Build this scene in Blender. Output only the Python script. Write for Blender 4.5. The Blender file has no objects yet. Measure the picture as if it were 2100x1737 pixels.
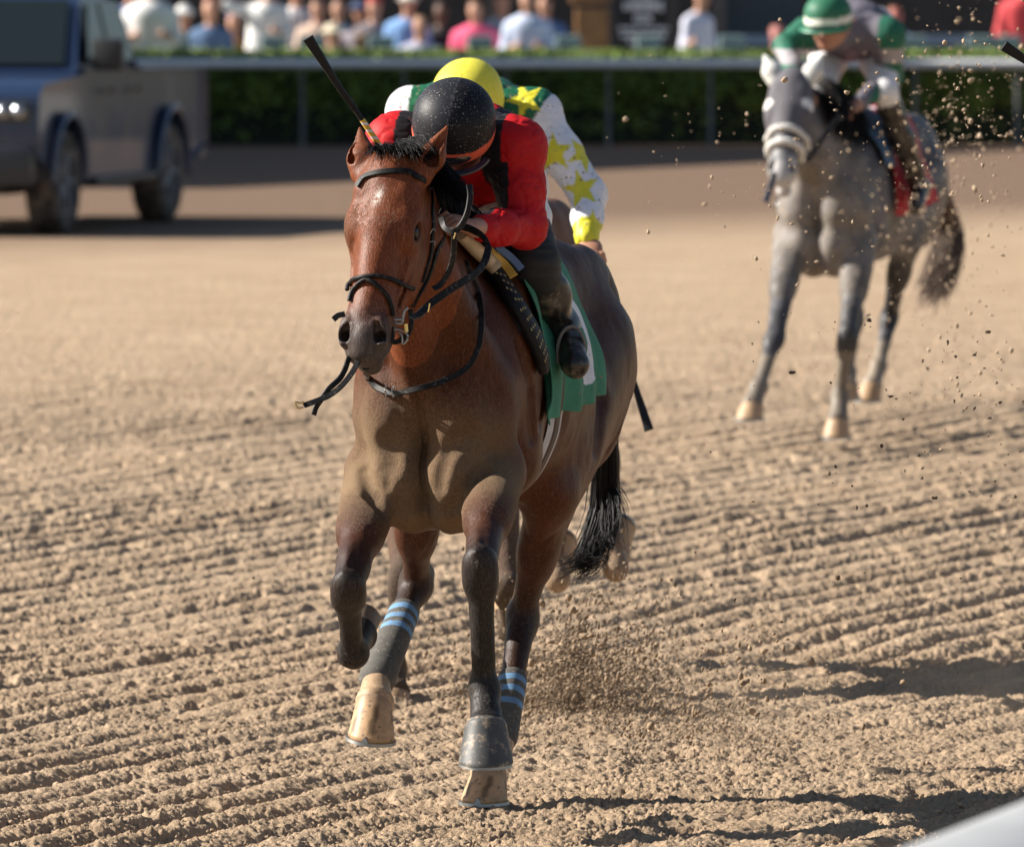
import bpy, bmesh, math, random
import numpy as np
from mathutils import Vector, Matrix

# ------------------------------------------------------------------ camera, world, sun, exposure
C = bpy.context.scene
COL = C.collection
W0 = 2100.0; H0 = 1737.0
F = 20720.0; TH = math.radians(2.807); HC = 2.44
cam_d = bpy.data.cameras.new('camera'); cam = bpy.data.objects.new('camera', cam_d); COL.objects.link(cam)
cam.location = (0, 0, HC); cam.rotation_euler = (math.pi/2 - TH, 0, 0)
cam_d.sensor_width = 36.0; cam_d.sensor_fit = 'HORIZONTAL'; cam_d.lens = F/W0*36.0
cam_d.clip_start = 0.5; cam_d.clip_end = 3000
cam_d.dof.use_dof = True; cam_d.dof.focus_distance = 27.4; cam_d.dof.aperture_fstop = 8.6
C.camera = cam

SUN_EL = math.radians(32); SUN_AZ = math.radians(-83)      # azimuth measured from +Y towards +X
wd = bpy.data.worlds.new("World"); C.world = wd; wd.use_nodes = True
nt = wd.node_tree; nt.nodes.clear()
wo = nt.nodes.new('ShaderNodeOutputWorld'); bg = nt.nodes.new('ShaderNodeBackground'); sky = nt.nodes.new('ShaderNodeTexSky')
sky.sky_type = 'NISHITA'; sky.sun_disc = False; sky.sun_elevation = SUN_EL; sky.sun_rotation = SUN_AZ
bg.inputs['Strength'].default_value = 0.05
nt.links.new(sky.outputs[0], bg.inputs[0]); nt.links.new(bg.outputs[0], wo.inputs[0])
sd = bpy.data.lights.new('sun', 'SUN'); sun = bpy.data.objects.new('sun', sd); COL.objects.link(sun)
sd.energy = 5.0; sd.angle = math.radians(0.5); sd.color = (1.0, 0.93, 0.83)
sv = Vector((math.sin(SUN_AZ)*math.cos(SUN_EL), math.cos(SUN_AZ)*math.cos(SUN_EL), math.sin(SUN_EL)))
sun.rotation_euler = sv.to_track_quat('Z', 'Y').to_euler(); sun.location = (-30, 10, 30)
C.view_settings.view_transform = 'Standard'; C.view_settings.look = 'None'
C.view_settings.exposure = 1.12; C.view_settings.gamma = 1.0
try: C.view_settings.use_curve_mapping = False
except Exception: pass
C.cycles.max_bounces = 6; C.cycles.use_denoising = True

# ------------------------------------------------------------------ small helpers
A = np.array
def n_(v):
    v = np.asarray(v, float); return v/np.linalg.norm(v)
FWD = A([0, math.cos(TH), -math.sin(TH)]); UPV = A([0, math.sin(TH), math.cos(TH)]); RT = A([1., 0, 0])
def px(u, v, Y):
    "the point of the place seen at (u, v) of the 2100 px wide photograph, Y metres away"
    d = RT*((u-W0/2)/F) - UPV*((v-H0/2)/F) + FWD
    return A([0, 0, HC]) + d*(Y/d[1])
def gp(u, v, z=0.0):
    d = RT*((u-W0/2)/F) - UPV*((v-H0/2)/F) + FWD
    return A([0, 0, HC]) + d*((z-HC)/d[2])

def tag(o, label=None, cat=None, group=None, kind=None):
    if label: o['label'] = label
    if cat: o['category'] = cat
    if group: o['group'] = group
    if kind: o['kind'] = kind
    return o
def empty(name, loc, label, cat, group=None):
    o = bpy.data.objects.new(name, None); COL.objects.link(o); o.location = Vector(loc); o.empty_display_size = .1
    return tag(o, label, cat, group)
def mesh_np(name, V, Q, mat=None, parent=None, cols=None, smooth=True, tri=False):
    V = np.ascontiguousarray(V, np.float32); Q = np.ascontiguousarray(Q, np.int32)
    k = Q.shape[1]
    me = bpy.data.meshes.new(name)
    me.vertices.add(len(V)); me.vertices.foreach_set('co', V.ravel())
    me.loops.add(Q.size); me.loops.foreach_set('vertex_index', Q.ravel())
    me.polygons.add(len(Q)); me.polygons.foreach_set('loop_start', np.arange(0, Q.size, k, dtype=np.int32))
    if smooth: me.polygons.foreach_set('use_smooth', np.ones(len(Q), bool))
    me.update(calc_edges=True); me.validate()
    if cols is not None:
        at = me.color_attributes.new('Col', 'FLOAT_COLOR', 'POINT')
        c4 = np.ones((len(V), 4), np.float32); c4[:, :cols.shape[1]] = cols
        at.data.foreach_set('color', c4.ravel())
    o = bpy.data.objects.new(name, me); COL.objects.link(o)
    if mat: me.materials.append(mat)
    if parent: setpar(o, parent)
    return o
def wloc(p):
    l = Vector((0, 0, 0))
    while p is not None: l += p.location; p = p.parent
    return l
def setpar(o, parent):
    o.parent = parent; o.location = -wloc(parent)
class MB:
    "gathers boxes, tubes, ribbons into one mesh"
    def __init__(s): s.V = []; s.F = []; s.n = 0
    def add(s, V, Fs):
        s.V.append(np.asarray(V, float)); s.F += [tuple(int(i)+s.n for i in f) for f in Fs]; s.n += len(V)
    def box(s, c, h, R=None, bev=0.0):
        c = A(c, float); h = A(h, float); R = np.eye(3) if R is None else R
        sg = [(-1,-1,-1),(1,-1,-1),(1,1,-1),(-1,1,-1),(-1,-1,1),(1,-1,1),(1,1,1),(-1,1,1)]
        if bev <= 0:
            s.add([c + (A(g)*h)@R for g in sg], [(0,3,2,1),(4,5,6,7),(0,1,5,4),(1,2,6,5),(2,3,7,6),(3,0,4,7)])
        else:
            bm = bmesh.new(); bmesh.ops.create_cube(bm, size=2.0)
            for v in bm.verts: v.co = Vector(A(v.co)*h)
            bmesh.ops.bevel(bm, geom=list(bm.edges)+list(bm.verts), offset=bev, segments=2, affect='EDGES', profile=.6)
            bm.verts.index_update()
            s.add([c + A(v.co)@R for v in bm.verts], [[v.index for v in f.verts] for f in bm.faces]); bm.free()
    def tube(s, P, r, n=8, cap=True, flat=None, ff=1.0):
        P = np.asarray(P, float); m = len(P); r = np.broadcast_to(r, (m,)) if np.ndim(r) == 0 else np.asarray(r)
        T = np.gradient(P, axis=0); T /= np.linalg.norm(T, axis=1)[:, None]+1e-9
        ref = A([0, 0, 1.]) if flat is None else n_(flat)
        V = []
        for i in range(m):
            a = np.cross(T[i], ref)
            if np.linalg.norm(a) < 1e-3: a = np.cross(T[i], A([1., 0, 0]))
            a = n_(a); b = np.cross(a, T[i])
            for j in range(n):
                t = 2*math.pi*j/n
                V.append(P[i] + r[i]*(a*math.cos(t) + b*math.sin(t)*ff))
        Fs = []
        for i in range(m-1):
            for j in range(n):
                Fs.append((i*n+j, i*n+(j+1) % n, (i+1)*n+(j+1) % n, (i+1)*n+j))
        if cap: Fs += [tuple(range(n))[::-1], tuple((m-1)*n+j for j in range(n))]
        s.add(V, Fs)
    def ribbon(s, P, N, w, t):
        "flat strap: centre line P, face normals N, half width w, thickness t"
        P = np.asarray(P, float); m = len(P); N = np.broadcast_to(np.asarray(N, float), (m, 3)).copy()
        w = np.broadcast_to(w, (m,))
        T = np.gradient(P, axis=0); T /= np.linalg.norm(T, axis=1)[:, None]+1e-9
        N -= T*np.sum(N*T, 1)[:, None]; N /= np.linalg.norm(N, axis=1)[:, None]+1e-9
        S = np.cross(T, N); V = []
        for i in range(m):
            for a, b in ((-1, -.5), (-.8, .5), (.8, .5), (1, -.5)):
                V.append(P[i] + S[i]*a*w[i] + N[i]*b*t)
        Fs = []
        for i in range(m-1):
            for j in range(4):
                Fs.append((i*4+j, (i+1)*4+j, (i+1)*4+(j+1) % 4, i*4+(j+1) % 4))
        Fs += [(0, 1, 2, 3), tuple((m-1)*4+j for j in (3, 2, 1, 0))]
        s.add(V, Fs)
    def lathe(s, prof, c, ax, n=32):
        "prof: (radius, along) list"
        ax = n_(ax); a = n_(np.cross(ax, A([0, 0, 1.]) if abs(ax[2]) < .9 else A([1., 0, 0]))); b = np.cross(ax, a)
        m = len(prof); V = []
        for (r, h) in prof:
            for j in range(n):
                t = 2*math.pi*j/n; V.append(A(c) + ax*h + r*(a*math.cos(t)+b*math.sin(t)))
        s.add(V, [(i*n+j, i*n+(j+1) % n, (i+1)*n+(j+1) % n, (i+1)*n+j) for i in range(m-1) for j in range(n)])
    def build(s, name, mat, parent=None, smooth=False, angle=40):
        me = bpy.data.meshes.new(name); me.from_pydata(np.concatenate(s.V).tolist(), [], s.F); me.update()
        if smooth:
            for p in me.polygons: p.use_smooth = True
            try: me.set_sharp_from_angle(angle=math.radians(angle))
            except Exception: pass
        o = bpy.data.objects.new(name, me); COL.objects.link(o)
        if mat: me.materials.append(mat)
        if parent: setpar(o, parent)
        return o
def spline(P, n):
    "Catmull-Rom through the points, n samples"
    P = np.asarray(P, float); Q = np.vstack([2*P[0]-P[1], P, 2*P[-1]-P[-2]]); m = len(P)-1; out = []
    for x in np.linspace(0, m, n):
        i = min(int(x), m-1); t = x-i; a, b, c, d = Q[i:i+4]
        out.append(.5*((2*b)+(-a+c)*t+(2*a-5*b+4*c-d)*t*t+(-a+3*b-3*c+d)*t**3))
    return A(out)

# ------------------------------------------------------------------ noise
def _h(ix, iy, iz, seed):
    h = (ix.astype(np.int64)*374761393 + iy.astype(np.int64)*668265263 + iz.astype(np.int64)*2147483647 + seed*974711) & 0xffffffff
    h = ((h ^ (h >> 13))*1274126177) & 0xffffffff
    h = ((h ^ (h >> 16))*2246822519) & 0xffffffff
    return ((h ^ (h >> 15)) & 0xffffff).astype(np.float32)/np.float32(0xffffff)
def noise2(x, y, seed=0):
    ix = np.floor(x); iy = np.floor(y); fx = x-ix; fy = y-iy
    fx = fx*fx*(3-2*fx); fy = fy*fy*(3-2*fy); z = np.zeros_like(ix)
    a = _h(ix, iy, z, seed); b = _h(ix+1, iy, z, seed); c = _h(ix, iy+1, z, seed); d = _h(ix+1, iy+1, z, seed)
    return (a+(b-a)*fx)*(1-fy) + (c+(d-c)*fx)*fy
def noise3(P, sc, seed=0):
    p = P*sc; i = np.floor(p); f = p-i; f = f*f*(3-2*f); r = 0
    for dx in (0, 1):
        for dy in (0, 1):
            for dz in (0, 1):
                w = (f[..., 0] if dx else 1-f[..., 0])*(f[..., 1] if dy else 1-f[..., 1])*(f[..., 2] if dz else 1-f[..., 2])
                r = r + w*_h(i[..., 0]+dx, i[..., 1]+dy, i[..., 2]+dz, seed)
    return r

# ------------------------------------------------------------------ sculpting by smooth blending of tapered forms
class Field:
    def __init__(s): s.ops = []; s.post = None
    def _add(s, fn, c, R, k, col, op): s.ops.append((fn, A(c, float), R, k, None if col is None else A(col, float), op)); return s
    def cone(s, a, b, ra, rb, k=.03, col=None, w=None, f=1.0, op='u'):
        a = A(a, float); b = A(b, float); ba = b-a; bb = ba@ba+1e-12; wv = None if w is None else n_(w)
        mn = min(1., f)
        def fn(P):
            pa = P-a; t = np.clip((pa@ba)/bb, 0, 1)[..., None]; q = pa-t*ba
            if wv is not None: q = q - wv*((q@wv)[..., None]*(1-1/f))
            return (np.sqrt(np.sum(q*q, -1)) - (ra+(rb-ra)*t[..., 0]))*(1 if mn == 1 else .5+.5*mn)
        return s._add(fn, (a+b)/2, np.linalg.norm(ba)/2+max(ra, rb)*max(f, 1), k, col, op)
    def chain(s, pts, rs, k=.03, col=None, w=None, f=1.0):
        for i in range(len(pts)-1):
            s.cone(pts[i], pts[i+1], rs[i], rs[i+1], k, col if col is None or np.ndim(col) == 1 else col[i], w, f)
        return s
    def ell(s, c, R, r, k=.03, col=None, op='u'):
        c = A(c, float); r = A(r, float); R = np.asarray(R, float)     # rows of R are the axes
        def fn(P):
            p = (P-c)@R.T; k0 = np.sqrt(np.sum((p/r)**2, -1)); k1 = np.sqrt(np.sum((p/(r*r))**2, -1))+1e-9
            return k0*(k0-1)/k1
        return s._add(fn, c, max(r), k, col, op)
    def _apply(s, d, e, k, op):
        if op == 'u':
            h = np.clip(.5+.5*(d-e)/k, 0, 1); return d*(1-h)+e*h - k*h*(1-h)
        e = -e; h = np.clip(.5-.5*(d-e)/k, 0, 1); return d*(1-h)+e*h + k*h*(1-h)
    def ev(s, P, centers=None, rad=0.0):
        "P: (N,3) points, or (B,M,3) with block centers"
        P = np.asarray(P); D = np.full(P.shape[:-1], .6)
        cc = P if centers is None else centers
        for fn, c, R, k, col, op in s.ops:
            m = np.sum((cc-c)**2, -1) < (R+rad+k*1.2+.06)**2
            if not m.any(): continue
            D[m] = s._apply(D[m], fn(P[m]), k, op)
        if s.post is not None: D = s.post(P, D)
        return D
    def grad(s, P, e=.002):
        g = np.stack([s.ev(P+A(v)*e)-s.ev(P-A(v)*e) for v in ((1., 0, 0), (0, 1., 0), (0, 0, 1.))], -1)
        return g/(np.linalg.norm(g, axis=-1)[..., None]+1e-9)
    def project(s, P, off=0.0, it=6):
        P = np.array(P, float)
        for _ in range(it):
            d = s.ev(P)-off; P = P - s.grad(P)*np.clip(d, -.03, .03)[..., None]
        return P, s.grad(P)
    def raycast(s, O, Dv, off=0.0, tmax=.8):
        "from outside (O + Dv*tmax) back towards O: first surface"
        O = np.asarray(O, float); Dv = np.asarray(Dv, float); t = np.full(len(O), tmax)
        for _ in range(60):
            d = s.ev(O+Dv*t[:, None])-off; t = np.maximum(t-np.clip(d, -.02, .1)*.7, 0)
        return O+Dv*t[:, None]
    def hit(s, uv, Yn, off=0.0):
        "places on the surface seen at (u, v), starting Yn metres away"
        P = A([px(u, v, Yn) for u, v in uv]); d = P-A([0, 0, HC]); d /= np.linalg.norm(d, axis=1)[:, None]; t = np.zeros(len(P))
        for _ in range(90): t += np.clip(s.ev(P+d*t[:, None])-off, -.02, .2)*.75
        t = np.where(t > 2.2, np.median(t), t); return P+d*t[:, None]
    def colors(s, P, base, sh=.02):
        ws = np.full(len(P), 1e-6); cs = np.outer(ws, A(base, float))
        for fn, c, R, k, col, op in s.ops:
            if op != 'u' or col is None: continue
            m = np.sum((P-c)**2, -1) < (R+.08)**2
            if not m.any(): continue
            d = fn(P[m]); w = np.exp(-np.clip(d, -.05, .3)/sh); ws[m] += w; cs[m] += w[:, None]*col
        return cs/ws[:, None]
    def mesh(s, h, NB=8):
        lo = np.min([c-R for _, c, R, _, _, op in s.ops if op == 'u'], 0)-.05; hi = np.max([c+R for _, c, R, _, _, op in s.ops if op == 'u'], 0)+.05
        B = h*NB; nb = np.ceil((hi-lo)/B).astype(int)
        g = np.stack(np.meshgrid(*[np.arange(n) for n in nb], indexing='ij'), -1).reshape(-1, 3)
        cen = lo+(g+.5)*B
        D = s.ev(cen); act = np.abs(D) < B*1.55+.004
        g = g[act]; cen = cen[act]; rad = B*.87
        co = np.stack(np.meshgrid(*[np.arange(NB+1)]*3, indexing='ij'), -1).reshape(-1, 3)
        dims = nb*NB+2; keys = []; corner = []
        for i0 in range(0, len(g), 1500):
            gg = g[i0:i0+1500]; P = lo+(gg[:, None, :]*NB+co[None])*h
            d = s.ev(P, cen[i0:i0+1500], rad).reshape(-1, NB+1, NB+1, NB+1)
            cs = np.stack([d[:, i:NB+i, j:NB+j, k:NB+k] for i in (0, 1) for j in (0, 1) for k in (0, 1)], -1)
            neg = (cs < 0).sum(-1); m = (neg > 0) & (neg < 8)
            b, i, j, k = np.nonzero(m)
            gi = gg[b]*NB+np.stack([i, j, k], -1)
            keys.append((gi[:, 0]*dims[1]+gi[:, 1])*dims[2]+gi[:, 2]); corner.append(cs[m])
        keys = np.concatenate(keys); cs = np.concatenate(corner)
        o = np.argsort(keys); keys = keys[o]; cs = cs[o]
        gi = np.stack([keys//(dims[1]*dims[2]), (keys//dims[2]) % dims[1], keys % dims[2]], -1)
        cr = A([(i, j, k) for i in (0, 1) for j in (0, 1) for k in (0, 1)])
        edges = [(a, b) for a in range(8) for b in range(a+1, 8) if np.abs(cr[a]-cr[b]).sum() == 1]
        acc = np.zeros((len(keys), 3)); cnt = np.zeros(len(keys))
        for a, b in edges:
            m = (cs[:, a] < 0) != (cs[:, b] < 0); t = cs[m, a]/(cs[m, a]-cs[m, b])
            acc[m] += cr[a]+(cr[b]-cr[a])*t[:, None]; cnt[m] += 1
        V = lo+(gi+acc/cnt[:, None])*h
        quads = []
        st = A([dims[1]*dims[2], dims[2], 1])
        for ax in range(3):
            b = {0: 4, 1: 2, 2: 1}[ax]; u, w = (ax+1) % 3, (ax+2) % 3
            m = (cs[:, 0] < 0) != (cs[:, b] < 0); k0 = keys[m]; fl = cs[m, 0] < 0
            idx = []
            ok = np.ones(len(k0), bool)
            for off in (0, -st[u], -st[u]-st[w], -st[w]):
                q = np.searchsorted(keys, k0+off); q = np.clip(q, 0, len(keys)-1); ok &= keys[q] == k0+off; idx.append(q)
            Q = np.stack(idx, -1); Q[~fl] = Q[~fl][:, ::-1]; quads.append(Q[ok])
        return V, np.concatenate(quads)
    def build(s, name, h, mat, parent=None, base=(.5, .5, .5), colfn=None, sh=.02):
        V, Q = s.mesh(h); cols = s.colors(V, base, sh)
        if colfn is not None: cols = colfn(V, cols)
        return mesh_np(name, V, Q, mat, parent, cols)

# ------------------------------------------------------------------ materials
def mat_new(name):
    m = bpy.data.materials.new(name); m.use_nodes = True; t = m.node_tree; b = t.nodes['Principled BSDF']; return m, t, b
def nd(t, ty, **kw):
    n = t.nodes.new(ty)
    for k, v in kw.items(): setattr(n, k, v)
    return n
def noise_node(t, scale, detail=4, rough=.6, vec=None, dist=0.0):
    n = nd(t, 'ShaderNodeTexNoise'); n.inputs['Scale'].default_value = scale; n.inputs['Detail'].default_value = detail
    n.inputs['Roughness'].default_value = rough; n.inputs['Distortion'].default_value = dist
    if vec is not None: t.links.new(vec, n.inputs['Vector'])
    return n
def ramp(t, src, stops):
    r = nd(t, 'ShaderNodeValToRGB'); e = r.color_ramp.elements
    while len(e) < len(stops): e.new(.5)
    for i, (p, c) in enumerate(stops): e[i].position = p; e[i].color = (*c, 1) if len(c) == 3 else c
    t.links.new(src, r.inputs[0]); return r
def mixc(t, fac, a, b, mode='MIX'):
    m = nd(t, 'ShaderNodeMix', data_type='RGBA', blend_type=mode)
    for s_, v in ((m.inputs[0], fac), (m.inputs[6], a), (m.inputs[7], b)):
        if hasattr(v, 'links'): t.links.new(v, s_)
        elif np.ndim(v) == 0: s_.default_value = v
        else: s_.default_value = (*v, 1)
    return m.outputs[2]
def bump(t, b, src, strength, dist):
    n = nd(t, 'ShaderNodeBump'); n.inputs['Strength'].default_value = strength; n.inputs['Distance'].default_value = dist
    t.links.new(src, n.inputs['Height'])
    if b.inputs['Normal'].links: t.links.new(b.inputs['Normal'].links[0].from_socket, n.inputs['Normal'])
    t.links.new(n.outputs[0], b.inputs['Normal'])
def plain(name, col, rough=.6, metal=0.0, ns=0, namp=.25, spec=.5, bmp=0, dirt=None, dscale=12, dth=.55):
    m, t, b = mat_new(name); b.inputs['Roughness'].default_value = rough; b.inputs['Metallic'].default_value = metal
    b.inputs['Specular IOR Level'].default_value = spec
    tc = nd(t, 'ShaderNodeTexCoord').outputs['Object']
    src = None
    if ns:
        n = noise_node(t, ns, 5, .65, tc); r = ramp(t, n.outputs[0], [(.25, (1-namp,)*3), (.75, (1+namp*.5,)*3)])
        src = mixc(t, 1.0, col, r.outputs[0], 'MULTIPLY')
        if bmp: bump(t, b, n.outputs[0], 1.0, bmp)
    if dirt is not None:
        n2 = noise_node(t, dscale, 6, .7, tc); r2 = ramp(t, n2.outputs[0], [(dth-.06, (0,)*3), (dth+.06, (1,)*3)])
        src = mixc(t, r2.outputs[0], src if src is not None else col, dirt)
    if src is not None: t.links.new(src, b.inputs['Base Color'])
    else: b.inputs['Base Color'].default_value = (*col, 1)
    return m
def vcol(name, rough=.6, ns=60, namp=.25, bmp=0.0, spec=.5, dust=None, dscale=70, sheen=0, hair=None, specks=None):
    "material that takes its colour zones from the mesh (Col); alpha of Col is the dust cover"
    m, t, b = mat_new(name); b.inputs['Roughness'].default_value = rough; b.inputs['Specular IOR Level'].default_value = spec
    tc = nd(t, 'ShaderNodeTexCoord').outputs['Object']
    at = nd(t, 'ShaderNodeAttribute', attribute_name='Col')
    n = noise_node(t, ns, 5, .65, tc); r = ramp(t, n.outputs[0], [(.25, (1-namp,)*3), (.75, (1+namp*.6,)*3)])
    src = mixc(t, 1.0, at.outputs['Color'], r.outputs[0], 'MULTIPLY')
    if hair:
        mp = nd(t, 'ShaderNodeMapping'); mp.inputs['Scale'].default_value = (1, 1, .12); t.links.new(tc, mp.inputs[0])
        n3 = noise_node(t, hair[0], 3, .7, mp.outputs[0]); r3 = ramp(t, n3.outputs[0], [(.3, (1-hair[1],)*3), (.7, (1+hair[1],)*3)])
        src = mixc(t, 1.0, src, r3.outputs[0], 'MULTIPLY'); bump(t, b, n3.outputs[0], .8, .002)
        r6 = ramp(t, n3.outputs[0], [(.50, (0,)*3), (.72, (hair[2],)*3)]); src = mixc(t, 1.0, src, r6.outputs[0], 'ADD')
    rsrc = None
    if dust is not None:
        n2 = noise_node(t, dscale, 8, .75, tc)
        ma = nd(t, 'ShaderNodeMath', operation='ADD'); t.links.new(n2.outputs[0], ma.inputs[0]); t.links.new(at.outputs['Alpha'], ma.inputs[1])
        r2 = ramp(t, ma.outputs[0], [(.62, (0,)*3), (1.0, (1,)*3)])
        hv = nd(t, 'ShaderNodeMath', operation='MULTIPLY'); hv.inputs[1].default_value = .85; t.links.new(ma.outputs[0], hv.inputs[0]); t.links.new(hv.outputs[0], r2.inputs[0])
        src = mixc(t, r2.outputs[0], src, dust)
        n4 = noise_node(t, 240, 4, .7, tc)
        mb = nd(t, 'ShaderNodeMath', operation='MULTIPLY'); t.links.new(n4.outputs[0], mb.inputs[0]); t.links.new(r2.outputs[0], mb.inputs[1])
        bump(t, b, mb.outputs[0], 1.0, .004)
        mr = nd(t, 'ShaderNodeMapRange'); mr.inputs['To Min'].default_value = rough; mr.inputs['To Max'].default_value = .9
        t.links.new(r2.outputs[0], mr.inputs[0]); t.links.new(mr.outputs[0], b.inputs['Roughness'])
    if specks:
        n5 = noise_node(t, specks[0], 2, .5, tc); r5 = ramp(t, n5.outputs[0], [(specks[1], (0,)*3), (specks[1]+.03, (1,)*3)])
        src = mixc(t, r5.outputs[0], src, specks[2])
    if bmp: bump(t, b, n.outputs[0], 1.0, bmp)
    if sheen: b.inputs['Sheen Weight'].default_value = sheen; b.inputs['Sheen Roughness'].default_value = .4
    t.links.new(src, b.inputs['Base Color'])
    return m
# ------------------------------------------------------------------ the track
TD = math.radians(19)
def axis(segs):
    out = []
    for a, b, st in segs: out.append(np.arange(a, b, st))
    return np.unique(np.concatenate(out).round(5))
def geo(a, b, s0, g):
    out = [a]; s = s0
    while out[-1] < b: out.append(out[-1]+s); s *= g
    return np.array(out)
xs = np.concatenate([-geo(2.1, 900, .02, 1.12)[::-1], np.arange(-2.08, 2.1, .0050), geo(2.1, 900, .02, 1.12)])
ys = np.concatenate([-geo(0, 300, .5, 1.3)[::-1][:-1], np.arange(0, 26.2, .4), np.arange(26.2, 31, .0078), geo(31, 50, .008, 1.0030), geo(50.1, 130, .09, 1.01), geo(131, 1500, 1.8, 1.15)])
X, Yg = np.meshgrid(xs.astype(np.float32), ys.astype(np.float32)); X = X*np.clip(Yg/27.4, 1, 6)
near = np.clip((78-Yg)/36, 0, 1)**1.3*np.clip((Yg-24)/2, 0, 1)*np.clip(1.6-np.abs(X/np.clip(Yg/27.4, 1, 6))/2.1, 0, 1)
mask = (near > 0)
x = X[mask].astype(np.float64); y = Yg[mask].astype(np.float64)
wob = noise2(x*.6, y*.25, 5)
q = x*math.cos(TD) - y*math.sin(TD) + .10*(wob-.5) + .02*noise2(x*4, y*2, 6); al = x*math.sin(TD)+y*math.cos(TD)
ph = q/.205; fr = ph-np.floor(ph); fid = np.floor(ph)
ridge = np.where(fr < .62, np.sin(fr/.62*math.pi/2)**1.2, np.cos((fr-.62)/.38*math.pi/2)**.8)
famp = .35+.9*noise2(fid*3.7, al*.55, 9); famp *= np.clip(.55+1.2*noise2(x*.55+3, y*.22, 12), 0, 1.35)
kick = np.exp(-(((x-.75)/.9)**2+((y-30.0)/2.0)**2)) + .8*np.exp(-(((x-.35)/.5)**2+((y-28.3)/.8)**2))
famp *= np.clip(1-.85*kick, 0, 1)
z = .036*famp*(ridge-.45)
wx = x+.03*noise2(x*20, y*20, 31); wy = y+.03*noise2(x*20, y*20, 32)
b1 = np.abs(2*noise2(wx*19, wy*19, 1)-1); b2 = np.abs(2*noise2(wx*43+5, wy*43, 2)-1); b3 = np.abs(2*noise2(wx*88, wy*88, 3)-1)
cl = .55+.7*noise2(x*3, y*1.2, 14)
b4 = np.abs(2*noise2(wx*150+7, wy*120, 33)-1)
z += cl*(.007*b1**.8+.014*b2**.7+.0115*b3**.8+.005*b4) + .009*noise2(x*9, y*9, 4) + .022*kick*noise2(x*7, y*5, 8) + .02*(noise2(x*1.5, y*.8, 21)-.5)
pit = np.clip(noise2(x*14+9, y*12, 41)-.68, 0, 1)*.09; z -= pit
Zg = np.zeros_like(X, dtype=np.float64); Zg[mask] = (z-.030)*near[mask]
V = np.stack([X, Yg, Zg], -1).reshape(-1, 3)
ny_, nx_ = X.shape; ii = np.arange(ny_*nx_).reshape(ny_, nx_)
Q = np.stack([ii[:-1, :-1], ii[:-1, 1:], ii[1:, 1:], ii[1:, :-1]], -1).reshape(-1, 4)
m, t, b = mat_new('track_soil'); b.inputs['Roughness'].default_value = .95; b.inputs['Specular IOR Level'].default_value = .15
tc = nd(t, 'ShaderNodeTexCoord').outputs['Object']
sep = nd(t, 'ShaderNodeSeparateXYZ'); t.links.new(tc, sep.inputs[0])
na = noise_node(t, 1.3, 5, .6, tc); nb_ = noise_node(t, 30, 6, .7, tc); nc = noise_node(t, 160, 4, .7, tc)
ra = ramp(t, na.outputs[0], [(.3, (.41, .292, .190)), (.7, (.52, .388, .265))])
rb = ramp(t, nb_.outputs[0], [(.25, (.80,)*3), (.75, (1.12,)*3)])
c1 = mixc(t, 1.0, ra.outputs[0], rb.outputs[0], 'MULTIPLY')
rc = ramp(t, nc.outputs[0], [(.3, (.82,)*3), (.7, (1.12,)*3)]); c1 = mixc(t, 1.0, c1, rc.outputs[0], 'MULTIPLY')
# ground colour turns darker and redder towards the hedge
mx = nd(t, 'ShaderNodeMath', operation='MULTIPLY_ADD'); mx.inputs[1].default_value = -1.0; t.links.new(sep.outputs[0], mx.inputs[0]); t.links.new(sep.outputs[1], mx.inputs[2])
mr = nd(t, 'ShaderNodeMapRange'); mr.inputs['From Min'].default_value = 77; mr.inputs['From Max'].default_value = 86; t.links.new(mx.outputs[0], mr.inputs[0])
c1 = mixc(t, mr.outputs[0], c1, (.19, .128, .088))
t.links.new(c1, b.inputs['Base Color'])
bump(t, b, nb_.outputs[0], 1.0, .012); bump(t, b, nc.outputs[0], 1.0, .007)
ground = mesh_np('dirt_track', V, Q, m); tag(ground, kind='structure')
del X, Yg, Zg, V, Q, x, y, z
# ------------------------------------------------------------------ far side: shade caster, hedge, rail, people, stands
YH = 112.6
rnd = random.Random(7); rg = np.random.default_rng(3)
M_white = plain('white_rail_paint', (.80, .81, .82), .4, ns=8, namp=.08)
M_postg = plain('weathered_post', (.20, .21, .22), .6, ns=8, namp=.2)
M_dark = plain('dark_board', (.022, .021, .022), .8, ns=6, namp=.4)
M_steel = plain('galvanised', (.35, .36, .37), .45, .6, ns=20, namp=.2)
# unseen wall added left of the frame, shaped to shade the hedge's foot
mb = MB()
xb = -15.0
def bx_wall(y0, y1, h0, h1):
    mb.add([(xb-.4, y0, 0), (xb, y0, 0), (xb, y1, 0), (xb-.4, y1, 0), (xb-.4, y0, h0), (xb, y0, h0), (xb, y1, h1), (xb-.4, y1, h1)],
           [(0, 3, 2, 1), (4, 5, 6, 7), (0, 1, 5, 4), (1, 2, 6, 5), (2, 3, 7, 6), (3, 0, 4, 7)])
bx_wall(96.2, 115.2, 7.7, 13.5)
st = mb.build('shade_wall', M_dark); tag(st, 'dark unseen wall added beyond the left edge to shade the hedge foot', 'wall')

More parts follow.
